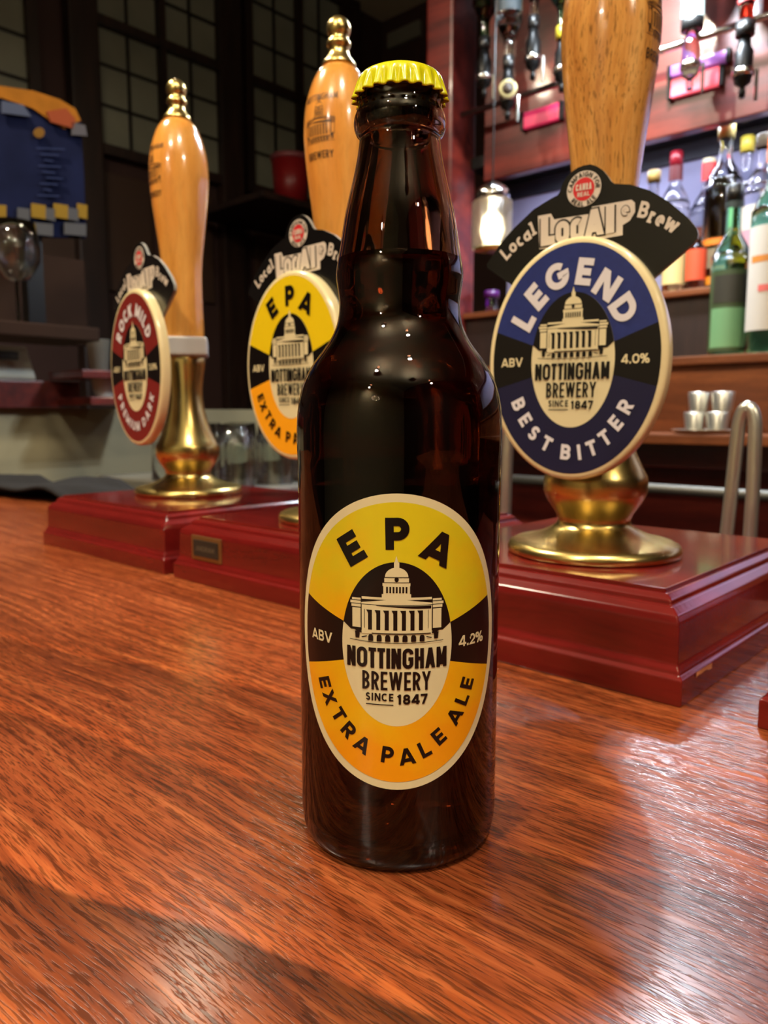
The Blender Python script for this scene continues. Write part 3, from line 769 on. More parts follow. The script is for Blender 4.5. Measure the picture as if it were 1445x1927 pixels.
SLEEVE = [(0, 0), (57.0, 0), (58.6, 1.5), (58.8, 4), (57.5, 7), (54.5, 8.6), (47, 10.2), (38, 13), (31.5, 16), (29.5, 17.2), (28.6, 17.8), (25.4, 20), (24.6, 23), (25.6, 27), (28.8, 32), (31.6, 36), (33.4, 39.5), (34.9, 43), (35.0, 51), (34.0, 54.5), (31.0, 60), (27.2, 68), (23.6, 79), (20.2, 92), (18.2, 106), (18.0, 116), (19.5, 130), (21.4, 141), (22.0, 148), (21.0, 150.5), (0, 150.5)]
HANDLE = [(0, 0), (21.5, 0), (22.4, 3), (22.5, 16), (22.0, 42), (21.9, 70), (23.0, 92), (25.0, 112), (27.6, 134), (30.3, 158), (32.0, 178), (32.5, 192), (31.6, 209), (29.6, 222), (26.4, 234), (22.6, 244), (18.0, 251.5), (13.5, 255.5), (11, 257), (0, 257)]
HP = mm([(r*.96, z*.885) for r, z in smoothprof(HANDLE[1:-1], 4)])
def handle_radius(z):
    for (r0, z0), (r1, z1) in zip(HP, HP[1:]):
        if z0 <= z <= z1 and z1 > z0: return r0+(r1-r0)*(z-z0)/(z1-z0)
    return HP[-1][0]
def pump(px, n, root, wood_m, print_head, collar, k=1.0):
    u, _ = at_n(px, 900, n)
    r = None; made = []; Mx = Matrix.Translation(W(u, n, BOXH+.002)) @ Matrix.Scale(k, 4)
    vs, fs = lathe(mm(SLEEVE), 96); o = link_mesh('brass_sleeve', vs, fs, M['brass'], r, True); made.append(o)
    bv = o.modifiers.new('edge', 'EDGE_SPLIT'); bv.split_angle = math.radians(50)
    h0 = .151
    if collar:
        bm = bmesh.new(); bxm(bm, (0, 0, 0), (.050, .050, .020), .004, 3)
        o = from_bm('collar', bm, M['white_plastic'], r, label='white plastic collar'); o.location = (0, 0, h0+.010); h0 += .020
        o.rotation_euler = (0, 0, .2); made.append(o)
    else:
        vs, fs = lathe(mm([(0, 0), (22.5, 0), (23.6, 2), (23.6, 16), (22.5, 19.5), (0, 19.5)]), 64)
        o = link_mesh('brass_collar', vs, fs, M['brass'], r, True); o.location = (0, 0, h0); h0 += .0195; made.append(o)
        o.modifiers.new('edge', 'EDGE_SPLIT').split_angle = math.radians(40)
    vs, fs = lathe([(0, 0)]+HP+[(0, HP[-1][1])], 72)
    hd = link_mesh('handle', vs, fs, wood_m, r, True); hd.location = (0, 0, h0); made.append(hd)
    mp = Round(handle_radius, .168, .001, print_head, .0002, ycut=4, ref=.032)
    P = text_line('NOTTINGHAM', -18, 18, 22, 5.5, .14, .12)
    P += text_line('BREWERY', -14, 14, -25, 6.0, .16, .12)
    k = 1.25
    P += [[(x*k*.9, y*k*1.15-13) for x, y in q] for q in emblem_black() if True]
    for q in emblem_cream():
        if len(q) > 2:
            pts = [(x*k*.9, y*k*1.15-13) for x, y in q]
            P += ribbon(pts+[pts[0]], .35)
    art_mesh('branded_print', P, mp, 1, M['ink_brown'], hd, 3.0, 'dark brewery print on the handle')
    FER = [(0, 0), (14.5, 0), (14.8, 2), (13, 5), (10, 8.5), (8.4, 13), (8.6, 16), (10.4, 17.5), (10.6, 20), (9.2, 21.8), (8.6, 23)]
    ball = [(10.4*math.sin(math.radians(d)), 31.5-10.4*math.cos(math.radians(d))) for d in range(52, 181, 8)]
    vs, fs = lathe(mm(FER+ball[:-1]+[(0, 41.9)]), 48); fo = link_mesh('finial', vs, fs, M['brass'], r, True, 'brass ball finial'); fo.location = (0, 0, h0+.2257); made.append(fo)
    for o in made:
        mb_ = Matrix.LocRotScale(o.location, o.rotation_euler, o.scale)
        o.parent = root; o.matrix_basis = Matrix.LocRotScale(root.location, root.rotation_euler, None).inverted() @ Mx @ mb_
    return root
pump(355, -.123, EL, M['pine'], -PI/2-.85, True)
pump(643, -.085, EM, M['pine'], -PI/2-.55, False, .90)
pump(1120, -.088, ER, M['oak'], -PI/2+.98, False, .92)

# pump clips: oval badge + black crescent sign behind it
CRES = [(-41.3, 37.3), (-41.6, 38.8), (-39.9, 40.9), (-34.9, 46.6), (-29.3, 51.4), (-20.5, 57.4), (-13.2, 60.2), (-10.6, 61.0), (-9.6, 62.2), (-8.8, 64.5), (-7.2, 66.8), (-5.2, 68.4), (-2.6, 69.6), (0, 70), (2.6, 69.9), (5.2, 68.8), (7.6, 67), (9.4, 64.9), (10.8, 62.8), (12.2, 61.6), (18.2, 60.4), (25.7, 57.2), (32.5, 52.6), (39.8, 46.0), (43.0, 42.0), (43.6, 40.2), (43.4, 38.6), (42.3, 37.2), (28.1, 26.6), (15, 17), (-15, 17), (-28.1, 28.5)]
PLATE = [(-18.7, 54.5), (-13.1, 54.6), (-11.7, 52.3), (2.9, 52.3), (3.8, 54.7), (19.0, 55.0), (20.4, 53.8), (20.6, 50.6), (18.7, 47.8), (16.1, 46.6), (16.2, 43.1), (-10.1, 42.0), (-17.7, 42.0)]
def pump_clip(px, py, depth, facing, half_h, kx, style, label, cres_label, groupc):
    c = CAM + sight(px, py)*depth
    k = half_h/45.1
    fz = math.radians(facing)
    r = thing('pump_clip', label, 'pump clip', c, -fz, groupc)
    r.rotation_euler = (0, 0, -fz)
    # body of the oval: a thick cream plate with a rounded rim
    ax, bz = 36.8*k*kx*1000, half_h*1000
    vs, fs = [], []; seg = 128; ring = [(1.0, .004, 0), (1.0, -.0022, 0), (1.0, -.0036, .6), (1.0, -.0044, 1.5), (1.0, -.0047, 2.8)]
    T = .0047
    for (s, y, ins) in ring:
        for i in range(seg):
            t = 2*PI*i/seg; vs.append(((ax-ins)*.001*math.cos(t), y, (bz-ins)*.001*math.sin(t)))
    for j in range(len(ring)-1):
        for i in range(seg):
            i2 = (i+1) % seg; fs.append((j*seg+i, j*seg+i2, (j+1)*seg+i2, (j+1)*seg+i))
    fs.append(tuple(range(seg-1, -1, -1))); fs.append(tuple(range((len(ring)-1)*seg, len(ring)*seg)))
    body = link_mesh('oval_plate', vs, fs, M['cream_plastic'], r, True); body.modifiers.new('e', 'EDGE_SPLIT').split_angle = math.radians(35)
    mp = Plane(k, kx, T, .00016)
    if style == 'legend': mats = (M['navy'], M['navy_dark'], M['letter_white']); abv = '4.0%'
    elif style == 'epa': mats = (M['lemon'], M['orange'], M['ink']); abv = '4.2%'
    else: mats = (M['maroon'], M['maroon'], M['letter_white']); abv = '3.8%'
    badge_art(mp, body, style, 0, mats, abv)
    # clip bracket behind
    box('bracket', (0, .0115, -.012), (.018, .016, .05), M['black_sign'], r, .002)
    # crescent board fixed behind the oval
    CY = 1.3
    pts = [(x*k*kx, (y+CY)*k) for x, y in CRES]; n = len(pts)
    vs = [(x, .0044, z) for x, z in pts]+[(x, .0074, z) for x, z in pts]
    tri = tessellate_polygon([[Vector((x, z, 0)) for x, z in pts]])
    fs = [tuple(t) for t in tri]+[tuple(i+n for i in reversed(t)) for t in tri]; fm = [0]*len(fs)
    for i in range(n): j = (i+1) % n; fs.append((i, i+n, j+n, j)); fm.append(1)
    cr = link_mesh('crescent_sign', vs, fs, None, r, label=cres_label, mats=[M['black_sign'], M['sign_edge']], fmat=fm)
    cp0 = Plane(k, kx, -.0044, .00016)
    class CP:
        ycut = 0
        def __call__(s_, x, y, l): return cp0(x, y+CY, l)
    cp = CP()
    pl = art_mesh('logo_plate', [PLATE], cp, 1, M['sign_cream'], cr)
    def logo(grow, pen=.26):
        P = glyph_polys('L', (-14.2, 48.2), 10.4, .03, pen+.06, .58, grow)
        P += glyph_polys('o', (-8.0, 48.9), 11.6, .03, pen-.05, .50, grow) + glyph_polys('c', (-2.0, 49.1), 11.6, .03, pen-.05, .46, grow)
        P += glyph_polys('A', (5.0, 49.0), 9.6, .03, pen+.02, .80, grow)
        P += glyph_polys('I', (11.2, 49.2), 9.8, .03, pen+.08, .36, grow)
        P += glyph_polys('e', (16.9, 52.2), 4.8, .03, pen-.04, .62, grow)
        return keep(lambda x, y: (x, min(max(y, 42.4), 54.6)), P)
    art_mesh('logo_outline', logo(.06), cp, 2, M['ink'], cr); art_mesh('logo_lettering', logo(0.0), cp, 3.5, M['sign_cream'], cr)
    P = []
    for ch, p, d in zip('Local', [(-32.9, 42.2), (-29.9, 44.6), (-26.7, 46.6), (-23.6, 48.2), (-20.9, 50.1)], (42, 38, 34, 28, 24)): P += glyph_polys(ch, p, 5.4, math.radians(d), .20)
    art_mesh('sign_lettering', P, cp, 2, M['sign_cream'], cr); P = []
    for ch, p, d in zip('Brew', [(23.9, 50.8), (27.3, 48.5), (30.4, 47.0), (34.4, 44.6)], (-16, -24, -30, -36)): P += glyph_polys(ch, p, 5.6, math.radians(d), .21)
    art_mesh('sign_lettering', P, cp, 2, M['sign_cream'], cr)
    rd = art_mesh('roundel', [ell(.3, 61.6, 6.9, 6.4, n=48)], cp, 1.5, M['sign_cream'], cr, label='cream roundel with a red centre')
    art_mesh('roundel_centre', [ell(.3, 61.5, 4.3, 4.1, n=40)], cp, 2.5, M['sign_red'], cr)
    P = keep(lambda x, y: (x+.3, y+61.5), on_ellipse('CAMPAIGN FOR', 5.6, 5.3, 185, -5, 1.7, .2))
    P += keep(lambda x, y: (x+.3, y+61.5), on_ellipse('REAL ALE', 5.6, 5.3, 215, 325, 1.7, .2))
    art_mesh('roundel_lettering', P, cp, 2.5, M['ink'], cr)
    art_mesh('centre_lettering', text_line('CAMRA', -2.9, 3.5, 61.1, 2.4, .2, .1)+text_line('REAL', -2.2, 2.8, 58.9, 1.6, .2, .1), cp, 3.5, M['sign_cream'], cr)
    return r
pump_clip(1082, 679, .448, 35.4, .0694, .955, 'legend', 'navy blue oval pump clip on the nearest pump, right of the bottle', 'black crescent sign above the navy clip, its lettering sharpest', 'oval brewery pump clips')
pump_clip(556, 690, .600, 43.7, .0724, .975, 'epa', 'yellow oval pump clip on the middle pump, partly hidden by the bottle', 'black crescent sign above the yellow clip, left of the bottle neck', 'oval brewery pump clips')
pump_clip(262, 693, .790, 48.5, .0790, .975, 'rock', 'maroon and cream oval pump clip on the farthest pump', 'small black crescent sign above the maroon clip, farthest left', 'oval brewery pump clips')

# ================================================================== THE BOTTLE
bt = thing('beer_bottle', 'tall amber glass ale bottle with yellow cap and oval label, centre', 'bottle', (0, 0, 0))
OUT = [(0, 3.0), (20, 2.2), (26.5, 1.0), (28.5, 0), (30.2, .35), (31.6, 1.7), (32.7, 4.2), (33.2, 8.5), (33.3, 15), (33.3, 60), (33.3, 120), (33.5, 131), (33.5, 137), (33.1, 143), (32.2, 148), (30.8, 152.5), (28.2, 157.4), (25.2, 161.5), (22.6, 165.2), (20.7, 169), (19.7, 172.8), (19.35, 177), (19.8, 181), (20.3, 185), (20.1, 188), (19.5, 191.5), (18.8, 195.5), (17.2, 205), (14.9, 214.6), (13.5, 221), (12.75, 226.2), (12.9, 227.6), (13.8, 228.8), (14.35, 230.4), (14.45, 232.0), (14.0, 234.0), (13.2, 235.8), (13.05, 238), (13.2, 240.5), (12.6, 243.2), (11, 244.0)]
OUTS = smoothprof(OUT, 4)
INN = [(max(r-2.9, 0), z) for r, z in OUT[8:]]
INN = [(0, 6.5), (22, 5.6), (27, 6.6), (29.6, 9.5), (30.4, 15)] + INN[1:-3]+[(9.7, 243)]
INNS = smoothprof(INN, 4)
vs, fs = lathe(mm(OUTS+list(reversed(INNS))), 128)
link_mesh('glass', vs, fs, M['amber'], bt, True)
FILL = 190.5
BR = [(r+.12 if r > 0 else 0, z-(.12 if z < 8 else 0)) for r, z in INNS if z < FILL]
vs, fs = lathe(mm(BR+[(BR[-1][0]-.1, FILL), (BR[-1][0]-1.6, FILL-1.0), (0, FILL-1.2)]), 128)
link_mesh('beer', vs, fs, M['beer'], bt, True)
# crown cap, 21 flutes
def flute(r, z, a):
    t = min(max((.2448-z)/.0062, 0), 1)
    c = math.cos(21*a)
    s = (abs(c)**.6)*(1 if c > 0 else -1)
    return r+.00085*t*(s+.1) 
capp = [(0, 246.4), (7, 246.3), (11.2, 245.9), (12.5, 245.2), (13.1, 244.2), (13.45, 243.0), (13.75, 241.5), (14.0, 240.3), (14.25, 239.3), (14.45, 238.6), (14.1, 238.55), (13.85, 239.5), (13.6, 241), (13.3, 243), (12, 244.4), (0, 244.6)]
vs, fs = lathe(mm(list(reversed(capp))), 336, mod=flute)
cp_o = link_mesh('crown_cap', vs, fs, M['yellow_cap'], bt, True)
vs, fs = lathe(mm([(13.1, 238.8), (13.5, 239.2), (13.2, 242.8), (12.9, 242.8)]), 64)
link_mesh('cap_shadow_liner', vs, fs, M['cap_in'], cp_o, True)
LR = .03336
mpb = Round(LR, .074, .001, -PI/2-.0013/.0334, .00006)
lab = art_mesh('front_label', [ell(0, 0, 36.8, 45.1, n=140)], mpb, 1, M['cream'], bt, 1.5, 'oval yellow and cream front label')
badge_art(mpb, lab, 'epa', 1.5, (M['label_yellow'], M['label_yellow'], M['ink']), '4.2%', base=2.5)
bkl = art_mesh('back_label', [rect(-52, -50, 52, 43)], Round(LR, .074, .001, PI/2, .00006), 1, mat('back_label_paper', RGB(60, 44, 20), .6), bt, 2.0, 'label on the back')

# ================================================================== BEHIND THE BAR, RIGHT: BACK BAR
N1, N2, NW = -1.25, -1.42, -1.66
T1, T2 = .262, .425
UB0, UB1 = -1.2, 1.22
bb = thing('back_bar', 'brown wooden back bar unit with stepped bottle shelves', 'shelving', W(.1, -1.45, FLOOR), BAR_RZ)
barbox('lower_cupboard', UB0, UB1, -1.62, N1-.06, FLOOR, .03, M['gantry'], .003, bb)
barbox('ledge', UB0, UB1, NW, N1+.13, .085, .105, M['shelf'], .004, bb)
barbox('fascia', UB0, UB1, N1-.045, N1+.01, .03, .085, M['gantry'], .003, bb)
barbox('riser', UB0, UB1, N1-.04, N1-.015, .105, T1-.018, M['shelf'], 0, bb)
barbox('lower_shelf', UB0, UB1, NW, N1, T1-.018, T1, M['shelf'], .003, bb)
barbox('upper_riser', UB0, UB1, N2-.03, N2-.015, T1, T2-.015, M['darkwood'], 0, bb)
barbox('upper_shelf', UB0, UB1, NW, N2, T2-.015, T2, M['shelf'], .003, bb)
barbox('back_panel', UB0, UB1, NW-.02, NW, .0, 1.45, M['lilac'], 0, bb)
_, zg0 = at_n(1350, 232, N2)
barbox('gantry_panel', UB0, UB1-.08, N2-.03, N2, zg0, zg0+.60, M['gantry'], .003, bb)
barbox('gantry_soffit', UB0, UB1, NW, N2-.03, zg0+.05, zg0+.08, M['shade'], 0, bb)
u_post, _ = at_n(826, 150, N2+.06)
barbox('post', u_post-.045, u_post+.045, N2-.05, N2+.06, FLOOR, CEIL-.02, M['gantry'], .008, bb)
barbox('pelmet', UB0, UB1, N2-.12, N1+.10, 1.33, 1.38, M['gantry'], .004, bb)
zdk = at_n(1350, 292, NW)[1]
barbox('shade_band', UB0, UB1, NW, NW+.012, zdk, zg0+.05, mat('navy_shade', RGB(30, 30, 44), .5), 0, bb)  # dark strip standing in for the shaded back panel under the gantry
# steel speed rail low in the gloom
u0, z0 = at_n(1205, 918, -1.0); u1, z1 = at_n(1370, 926, -1.0)
o = link_mesh('steel_rail', *tube([W(u0+.5, -1.0, z0), W(u0, -1.0, z0), W(u1, -1.0, z0), W(u1-.4, -1.0, z0)], .010, 12), mat('dull_steel', RGB(92, 90, 84), .5, .8), None, True)
tag(o, 'horizontal steel rail in the dark behind the nearest pump', 'rail')

# LED tube tucked under the gantry, washing the bottles and the lilac panel
o = link_mesh('led_tube', *tube([(-1.05, 0, 0), (1.0, 0, 0)], .006, 10), mat('led_tube', (.78, .84, 1.0, 1), .3, emit=5), bb)
o.location = Matrix.LocRotScale(bb.location, bb.rotation_euler, None).inverted() @ W(.1, N2-.055, zg0+.036)
ll = bpy.data.lights.new('led_tube_lamp', 'AREA'); ll.shape = 'RECTANGLE'; ll.size = 2.0; ll.size_y = .02; ll.energy = 9; ll.color = (.80, .86, 1.0)
lo = bpy.data.objects.new('led_tube_lamp', ll); lo.location = W(.1, N2-.075, zg0+.034); lo.rotation_euler = (0, 0, BAR_RZ); COL.objects.link(lo)
LBL = {}
def spirit(px, py_ref, n, zbase, kind, label, wid, ht, body_m, cap_col, lab_cols, neck=.34, liquid=None, group='spirit bottles on the back bar', tilt=0, flip=False, labspan=(.12, .5), cap_h=.09, shoulder=.62):
    u, _ = at_n(px, py_ref, n)
    r = thing('spirit_bottle', label, 'bottle', W(u, n, zbase), 0, group)
    R = wid/2; nr = R*neck
    pr = [(0, .003), (R*.8, .002), (R*.93, 0), (R, .004), (R, ht*shoulder*.97), (R*.95, ht*(shoulder+.03)), (R*.75, ht*(shoulder+.09)), (nr*1.25, ht*(shoulder+.15)), (nr, ht*(shoulder+.20)), (nr*.96, ht*(1-cap_h*.6)), (nr*1.12, ht*(1-cap_h*.5)), (nr*1.1, ht*.985), (0, ht*.985)]
    pr2 = pr[:3]+smoothprof(pr[3:10], 3)+pr[10:]
    vs, fs = lathe(pr2, 32)
    def fl(vs): return [(x, y, ht-z) for x, y, z in vs] if flip else vs
    def ff(fs): return [tuple(reversed(f)) for f in fs] if flip else fs
    link_mesh('glass', fl(vs), ff(fs), body_m, r, True)
    if liquid:
        lv = [(0, .006), (R*.88, .006), (R*.90, .012), (R*.90, ht*liquid[1]), (0, ht*liquid[1])]
        vs, fs = lathe(lv, 24); link_mesh('spirit', fl(vs), ff(fs), liquid[0], r, True)
    cm = mat('cap_%d_%d_%d' % cap_col, RGB(*cap_col), .35, coat=.3)
    vs, fs = lathe([(nr*1.18, ht*(1-cap_h)), (nr*1.28, ht*(1-cap_h)), (nr*1.28, ht*.995), (nr*1.1, ht), (0, ht)], 24)
    link_mesh('cap', fl(vs), ff(fs), cm, r, True)
    hd = math.atan2(CAM.y-r.location.y, CAM.x-r.location.x)
    for i, (z0, z1, half, colr) in enumerate(lab_cols):
        lm = mat('paper_%d_%d_%d' % colr, RGB(*colr), .5)
        rr = R if z1 < shoulder+.02 else nr*1.25
        p = Round(rr+.0004, 0, 1.0, hd, .0004)
        P = rect(-half*rr, ht*z0, half*rr, ht*z1)
        if flip: P = rect(-half*rr, ht*(1-z1), half*rr, ht*(1-z0))
        art_mesh('paper_label', [P], p, 1+i*.6, lm, r, rr*.18)
    return r
# lower shelf, front row
spirit(1367, 668, -1.33, T1, 'g', 'green glass bottle with black cap and pale green label, right side', .078, .345, M['green_glass'], (14, 14, 14), [(.03, .50, 1.25, (62, 78, 46)), (.05, .28, 1.0, (112, 160, 112)), (.31, .47, .9, (52, 50, 40)), (.86, .90, 1.2, (30, 40, 34))], neck=.36, shoulder=.56, cap_h=.12)
spirit(1443, 668, -1.295, T1, 'g', 'green bottle with a white label at the right edge', .086, .43, M['green_glass'], (196, 70, 28), [(.10, .56, 1.35, (206, 200, 190)), (.40, .43, 1.0, (206, 132, 56)), (.27, .30, .55, (222, 110, 104)), (.84, .95, 1.4, (214, 92, 30))], neck=.36, shoulder=.60)
# upper shelf
spirit(1222, 540, -1.475, T2, 'c', 'clear bottle with a gold cap just right of the oak handle', .070, .29, M['clear'], (190, 160, 96), [(.15, .5, 1.2, (120, 128, 120))])
spirit(1262, 540, -1.575, T2, 'c', 'clear bottle with a dark red capsule beside the oak handle', .072, .355, M['clear'], (132, 20, 34), [(.15, .5, 1.2, (170, 176, 180)), (.80, .9, 1.4, (90, 28, 30))], cap_h=.10)
spirit(1323, 540, -1.59, T2, 'c', 'tall bottle with a bright red neck and pale stopper', .074, .325, M['clear'], (196, 184, 150), [(.84, .97, 1.5, (226, 62, 58)), (.10, .5, 1.2, (110, 50, 34))], liquid=(M['brown_glass'], .45), cap_h=.05)
spirit(1352, 540, -1.485, T2, 'w', 'whisky bottle with a tall cream and orange label', .082, .36, M['clear'], (206, 188, 116), [(.08, .66, 1.3, (196, 164, 108)), (.26, .30, 1.35, (222, 116, 32)), (.12, .24, 1.3, (120, 104, 78)), (.02, .07, 1.4, (200, 120, 20))], liquid=(M['whisky'], .6))
spirit(1424, 540, -1.475, T2, 'c', 'clear bottle with silver cap and pink label at the right', .084, .315, M['clear'], (150, 150, 146), [(.1, .5, 1.2, (206, 150, 160)), (.36, .52, 1.3, (214, 206, 190))])
spirit(1392, 540, -1.60, T2, 'c', 'clear bottle with yellow cap behind the green bottle', .074, .36, M['clear'], (206, 186, 70), [(.15, .45, 1.2, (196, 108, 116))], cap_h=.1)
spirit(1308, 540, -1.445, T2, 's', 'small bottle with an orange-red label low beside the crescent sign', .044, .115, M['brown_glass'], (30, 20, 16), [(.16, .75, 1.5, (222, 84, 50))], shoulder=.74)
spirit(1266, 540, -1.447, T2, 's', 'short amber spirit bottle behind the crescent sign tip', .052, .15, M['whisky'], (40, 30, 20), [(.1, .6, 1.2, (222, 196, 130))], shoulder=.7)
spirit(925, 560, -1.50, T1+.0, 'p', 'dark purple bottle between the amber bottle and navy clip', .075, .23, M['purple_glass'], (70, 10, 90), [(.2, .5, 1.0, (40, 12, 50))], neck=.45)

# lantern hanging in the back bar
NLN = -1.205
u, z = at_n(925, 468, NLN); _, zt = at_n(925, 345, NLN)
ln = thing('hanging_lantern', 'lit ribbed glass lantern hanging beside the bottle neck', 'lantern', W(u, NLN, z))
H = zt-z
vs, fs = lathe([(.046, 0), (.047, .004), (.047, H*.70), (.044, H*.72), (.0425, H*.72), (.0450, H*.69), (.0450, .006), (.0445, 0)], 64, closed=True, mod=lambda r, z_, a: r+.0012*math.cos(16*a))
link_mesh('glass_shade', vs, fs, M['frost'], ln, True)
vs, fs = lathe([(0, H*.72), (.037, H*.72), (.041, H*.76), (.039, H*.86), (.030, H*.93), (.012, H*1.0), (.004, H*1.02), (0, H*1.02)], 48, mod=lambda r, z_, a: r*(1+.03*math.cos(18*a)))
link_mesh('chrome_cap', vs, fs, M['chrome'], ln, True)
vs, fs = lathe([(0, H*.12), (.020, H*.14), (.027, H*.28), (.022, H*.46), (.008, H*.56), (.008, H*.70), (0, H*.70)], 24); link_mesh('bulb', vs, fs, M['bulb_lantern'], ln, True)
vs, fs = lathe([(0, -.004), (.040, -.004), (.042, 0), (.040, .004), (0, .004)], 32); link_mesh('base_ring', vs, fs, M['brass'], ln, True)
link_mesh('hanging_rod', *tube([(0, 0, H), (0, 0, 1.33-z)], .002, 8), M['shade'], ln)
l_ = lamp('lantern_light', W(u, NLN, z+H*.3), 2.0, WARM, .02, 'POINT'); l_.parent = None

# optics: inverted bottles clamped on the gantry
def optic(px, n, zb, label, body_m, labs, wid=.085, ht=.30, cap_col=(20, 20, 20), roundel=None, liquid=None, dark=True):
    r = spirit(px, 100, n, zb, 'o', label, wid, ht, body_m, cap_col, labs, flip=True, group='upside-down bottles in the optics', liquid=liquid)
    u, _ = at_n(px, 100, n)
    q = thing('optic_measure', 'spirit measure under the ' + label, 'optic', W(u, n, zb-.115), 0, 'optic measures below the upturned bottles')
    vs, fs = lathe([(0, 0), (.006, 0), (.007, .012), (.005, .02), (.016, .028), (.018, .045), (.018, .085), (.013, .095), (.011, .115), (0, .115)], 24)
    link_mesh('measure_chamber', vs, fs, M['shade'] if dark else M['clear'], q, True)
    vs, fs = lathe([(.0185, .040), (.021, .042), (.021, .052), (.0185, .054)], 24); link_mesh('chrome_ring', vs, fs, M['chrome'], q, True)
    box('lever', (.022, -.012, .02), (.006, .006, .06), M['chrome'], q, .002)
    if roundel:
        o = link_mesh('roundel', *lathe([(0, 0), (.021, 0), (.022, .002), (.021, .004), (.016, .0045), (0, .0045)], 32), mat('roundel_gold', RGB(150, 138, 96), .4, .3), q, True)
        o2 = link_mesh('roundel_centre', *lathe([(0, .0046), (.013, .0046), (.013, .0058), (0, .0058)], 24), mat('roundel_brown', RGB(50, 36, 24), .5), o, True)
        d = (CAM-q.location); d.z = 0; d.normalize()
        o.rotation_euler = d.to_track_quat('Z', 'Y').to_euler(); o.location = d*.024+Vector((0, 0, .06))
    return r
NO = -1.33
def zo(px, py): return at_n(px, py, NO)[1]
optic(912, NO, zo(905, 95), 'dark glass upside-down bottle nearest the mahogany post', M['dkgreen_glass'], [(.15, .55, 1.2, (50, 46, 50))], wid=.066)
optic(957, NO+.045, zo(950, 150), 'dark bottle upturned above the gold roundel', M['clear'], [(.15, .6, 1.1, (44, 52, 56))], roundel=True, wid=.062)
optic(1003, NO, zo(1003, 55), 'clear upside-down bottle with grey label left of the oak handle', M['clear'], [(.12, .6, 1.1, (120, 128, 126))], wid=.062)
optic(1058, NO, zo(1058, 75), 'green upside-down bottle with white label touching the oak handle', M['green_glass'], [(.30, .7, 1.25, (196, 200, 178))], cap_col=(180, 160, 40), wid=.074)
optic(1300, NO, zo(1300, 60), 'clear upside-down bottle with a large white label', M['clear'], [(.2, .93, 1.3, (206, 226, 222))], wid=.105, ht=.34, dark=False)
optic(1400, NO, zo(1400, 70), 'bright red upside-down bottle at the upper right', M['red_glass'], [(.4, .8, 1.1, (130, 30, 30))], wid=.085)
# chrome rail that carries the optics
a_, b_ = at_n(870, 150, NO-.03)[0], at_n(1500, 150, NO-.03)[0]
o = link_mesh('optic_rail', *tube([W(a_, NO-.03, zo(1100, 130)), W(b_, NO-.03, zo(1100, 130))], .008, 12), M['chrome'], None, True)
tag(o, 'chrome rail carrying the upturned bottles', 'rail')
# pink and violet neon reflections on the gantry panel, put in as glowing strips
for k, (pa, pb, py, m_, lb, hh) in enumerate(((1262, 1352, 168, 'pink', 'pink neon reflection as a glowing strip on the gantry right of the oak handle', .038), (1262, 1365, 136, 'violet', 'dim violet neon reflection above the pink one', .024), (985, 1052, 228, 'pink', 'dim pink neon reflection left of the oak handle', .040))):
    ua, za = at_n(pa, py, N2+.012); ub, _ = at_n(pb, py, N2+.012)
    ls = thing('reflection_strip', lb, 'light', W((ua+ub)/2, N2+.008, za-hh/2), BAR_RZ, 'neon reflections on the gantry')
    mm_ = M[m_] if k < 2 else mat('dim_pink_reflection', (.55, .03, .09, 1), .3, emit=.45)
    box('glow_bar', (0, 0, hh/2), (abs(ua-ub), .012, hh), mm_, ls, .004)
    for s in (-1, 1): box('end_cap', (s*(abs(ua-ub)/2+.004), 0, hh/2), (.008, .014, hh+.004), M['shade'], ls, .001)

# tray with steel thimble measures
u, z = at_n(1330, 806, N1+.065)
ty = thing('drinks_tray', 'round steel tray on the ledge, holding measures', 'tray', W(u, N1+.065, .105))
link_mesh('dish', *lathe([(0, 0), (.055, 0), (.060, .002), (.066, .008), (.067, .008), (.060, 0), (0, -.0)][:4]+[(.0665, .0085), (.060, .0035), (0, .003)], 48), M['steel'], ty, True)
def thimble(dx, dy, z, lb):
    p = W(u+dx, N1+.065+dy, z)
    vs, fs = lathe([(0, .038), (.0205, .038), (.0215, .0365), (.0175, .002), (.0180, 0), (.0165, 0), (.0160, .002), (.0195, .034), (0, .034)], 32)
    vs = [(x, y, q) for x, y, q in vs]
    o = link_mesh('spirit_measure', vs, fs, M['steel'], None, True); o.location = p
    tag(o, lb, 'measure', 'steel thimble measures on the tray')
thimble(.024, .0, .109, 'steel thimble measure, bottom left of the four'); thimble(-.024, .012, .109, 'steel thimble measure, bottom right of the four')
thimble(.022, -.012+.0, .148, 'steel thimble measure stacked on top, left'); thimble(-.026, -.005, .148, 'steel thimble measure stacked on top, right')

# swan-neck taps rising behind the bases
def swan(p_list, r, label):
    o = link_mesh('swan_neck_tap', *tube(p_list, r, 16), M['steel'], None, True); tag(o, label, 'tap', 'steel swan-neck taps'); return o
NS = -.34
def pt(px, py, n=NS): u, z = at_n(px, py, n); return W(u, n, z)
P = [pt(1355, 1130), pt(1368, 1000), pt(1381, 880)]
cA, cB = pt(1388, 815), pt(1421, 815)
apex = (cA+cB)/2
for i in range(0, 13):
    t = PI*i/12; q = cA.lerp(cB, .5-.5*math.cos(t)); q = q+Vector((0, 0, .022*math.sin(t))); P.append(q)
P += [pt(1418, 900), pt(1411, 1010), pt(1405, 1130)]
swan(P, .0058, 'bent steel swan-neck tap behind the right-hand pump base')
P = [pt(948, 1060, -.36), pt(951, 980, -.36), pt(954, 880, -.36), pt(958, 800, -.36)]
cA, cB = pt(958, 780, -.36), pt(925, 780, -.36)
for i in range(0, 13):
    t = PI*i/12; q = cA.lerp(cB, .5-.5*math.cos(t)); q = q+Vector((0, 0, .02*math.sin(t))); P.append(q)
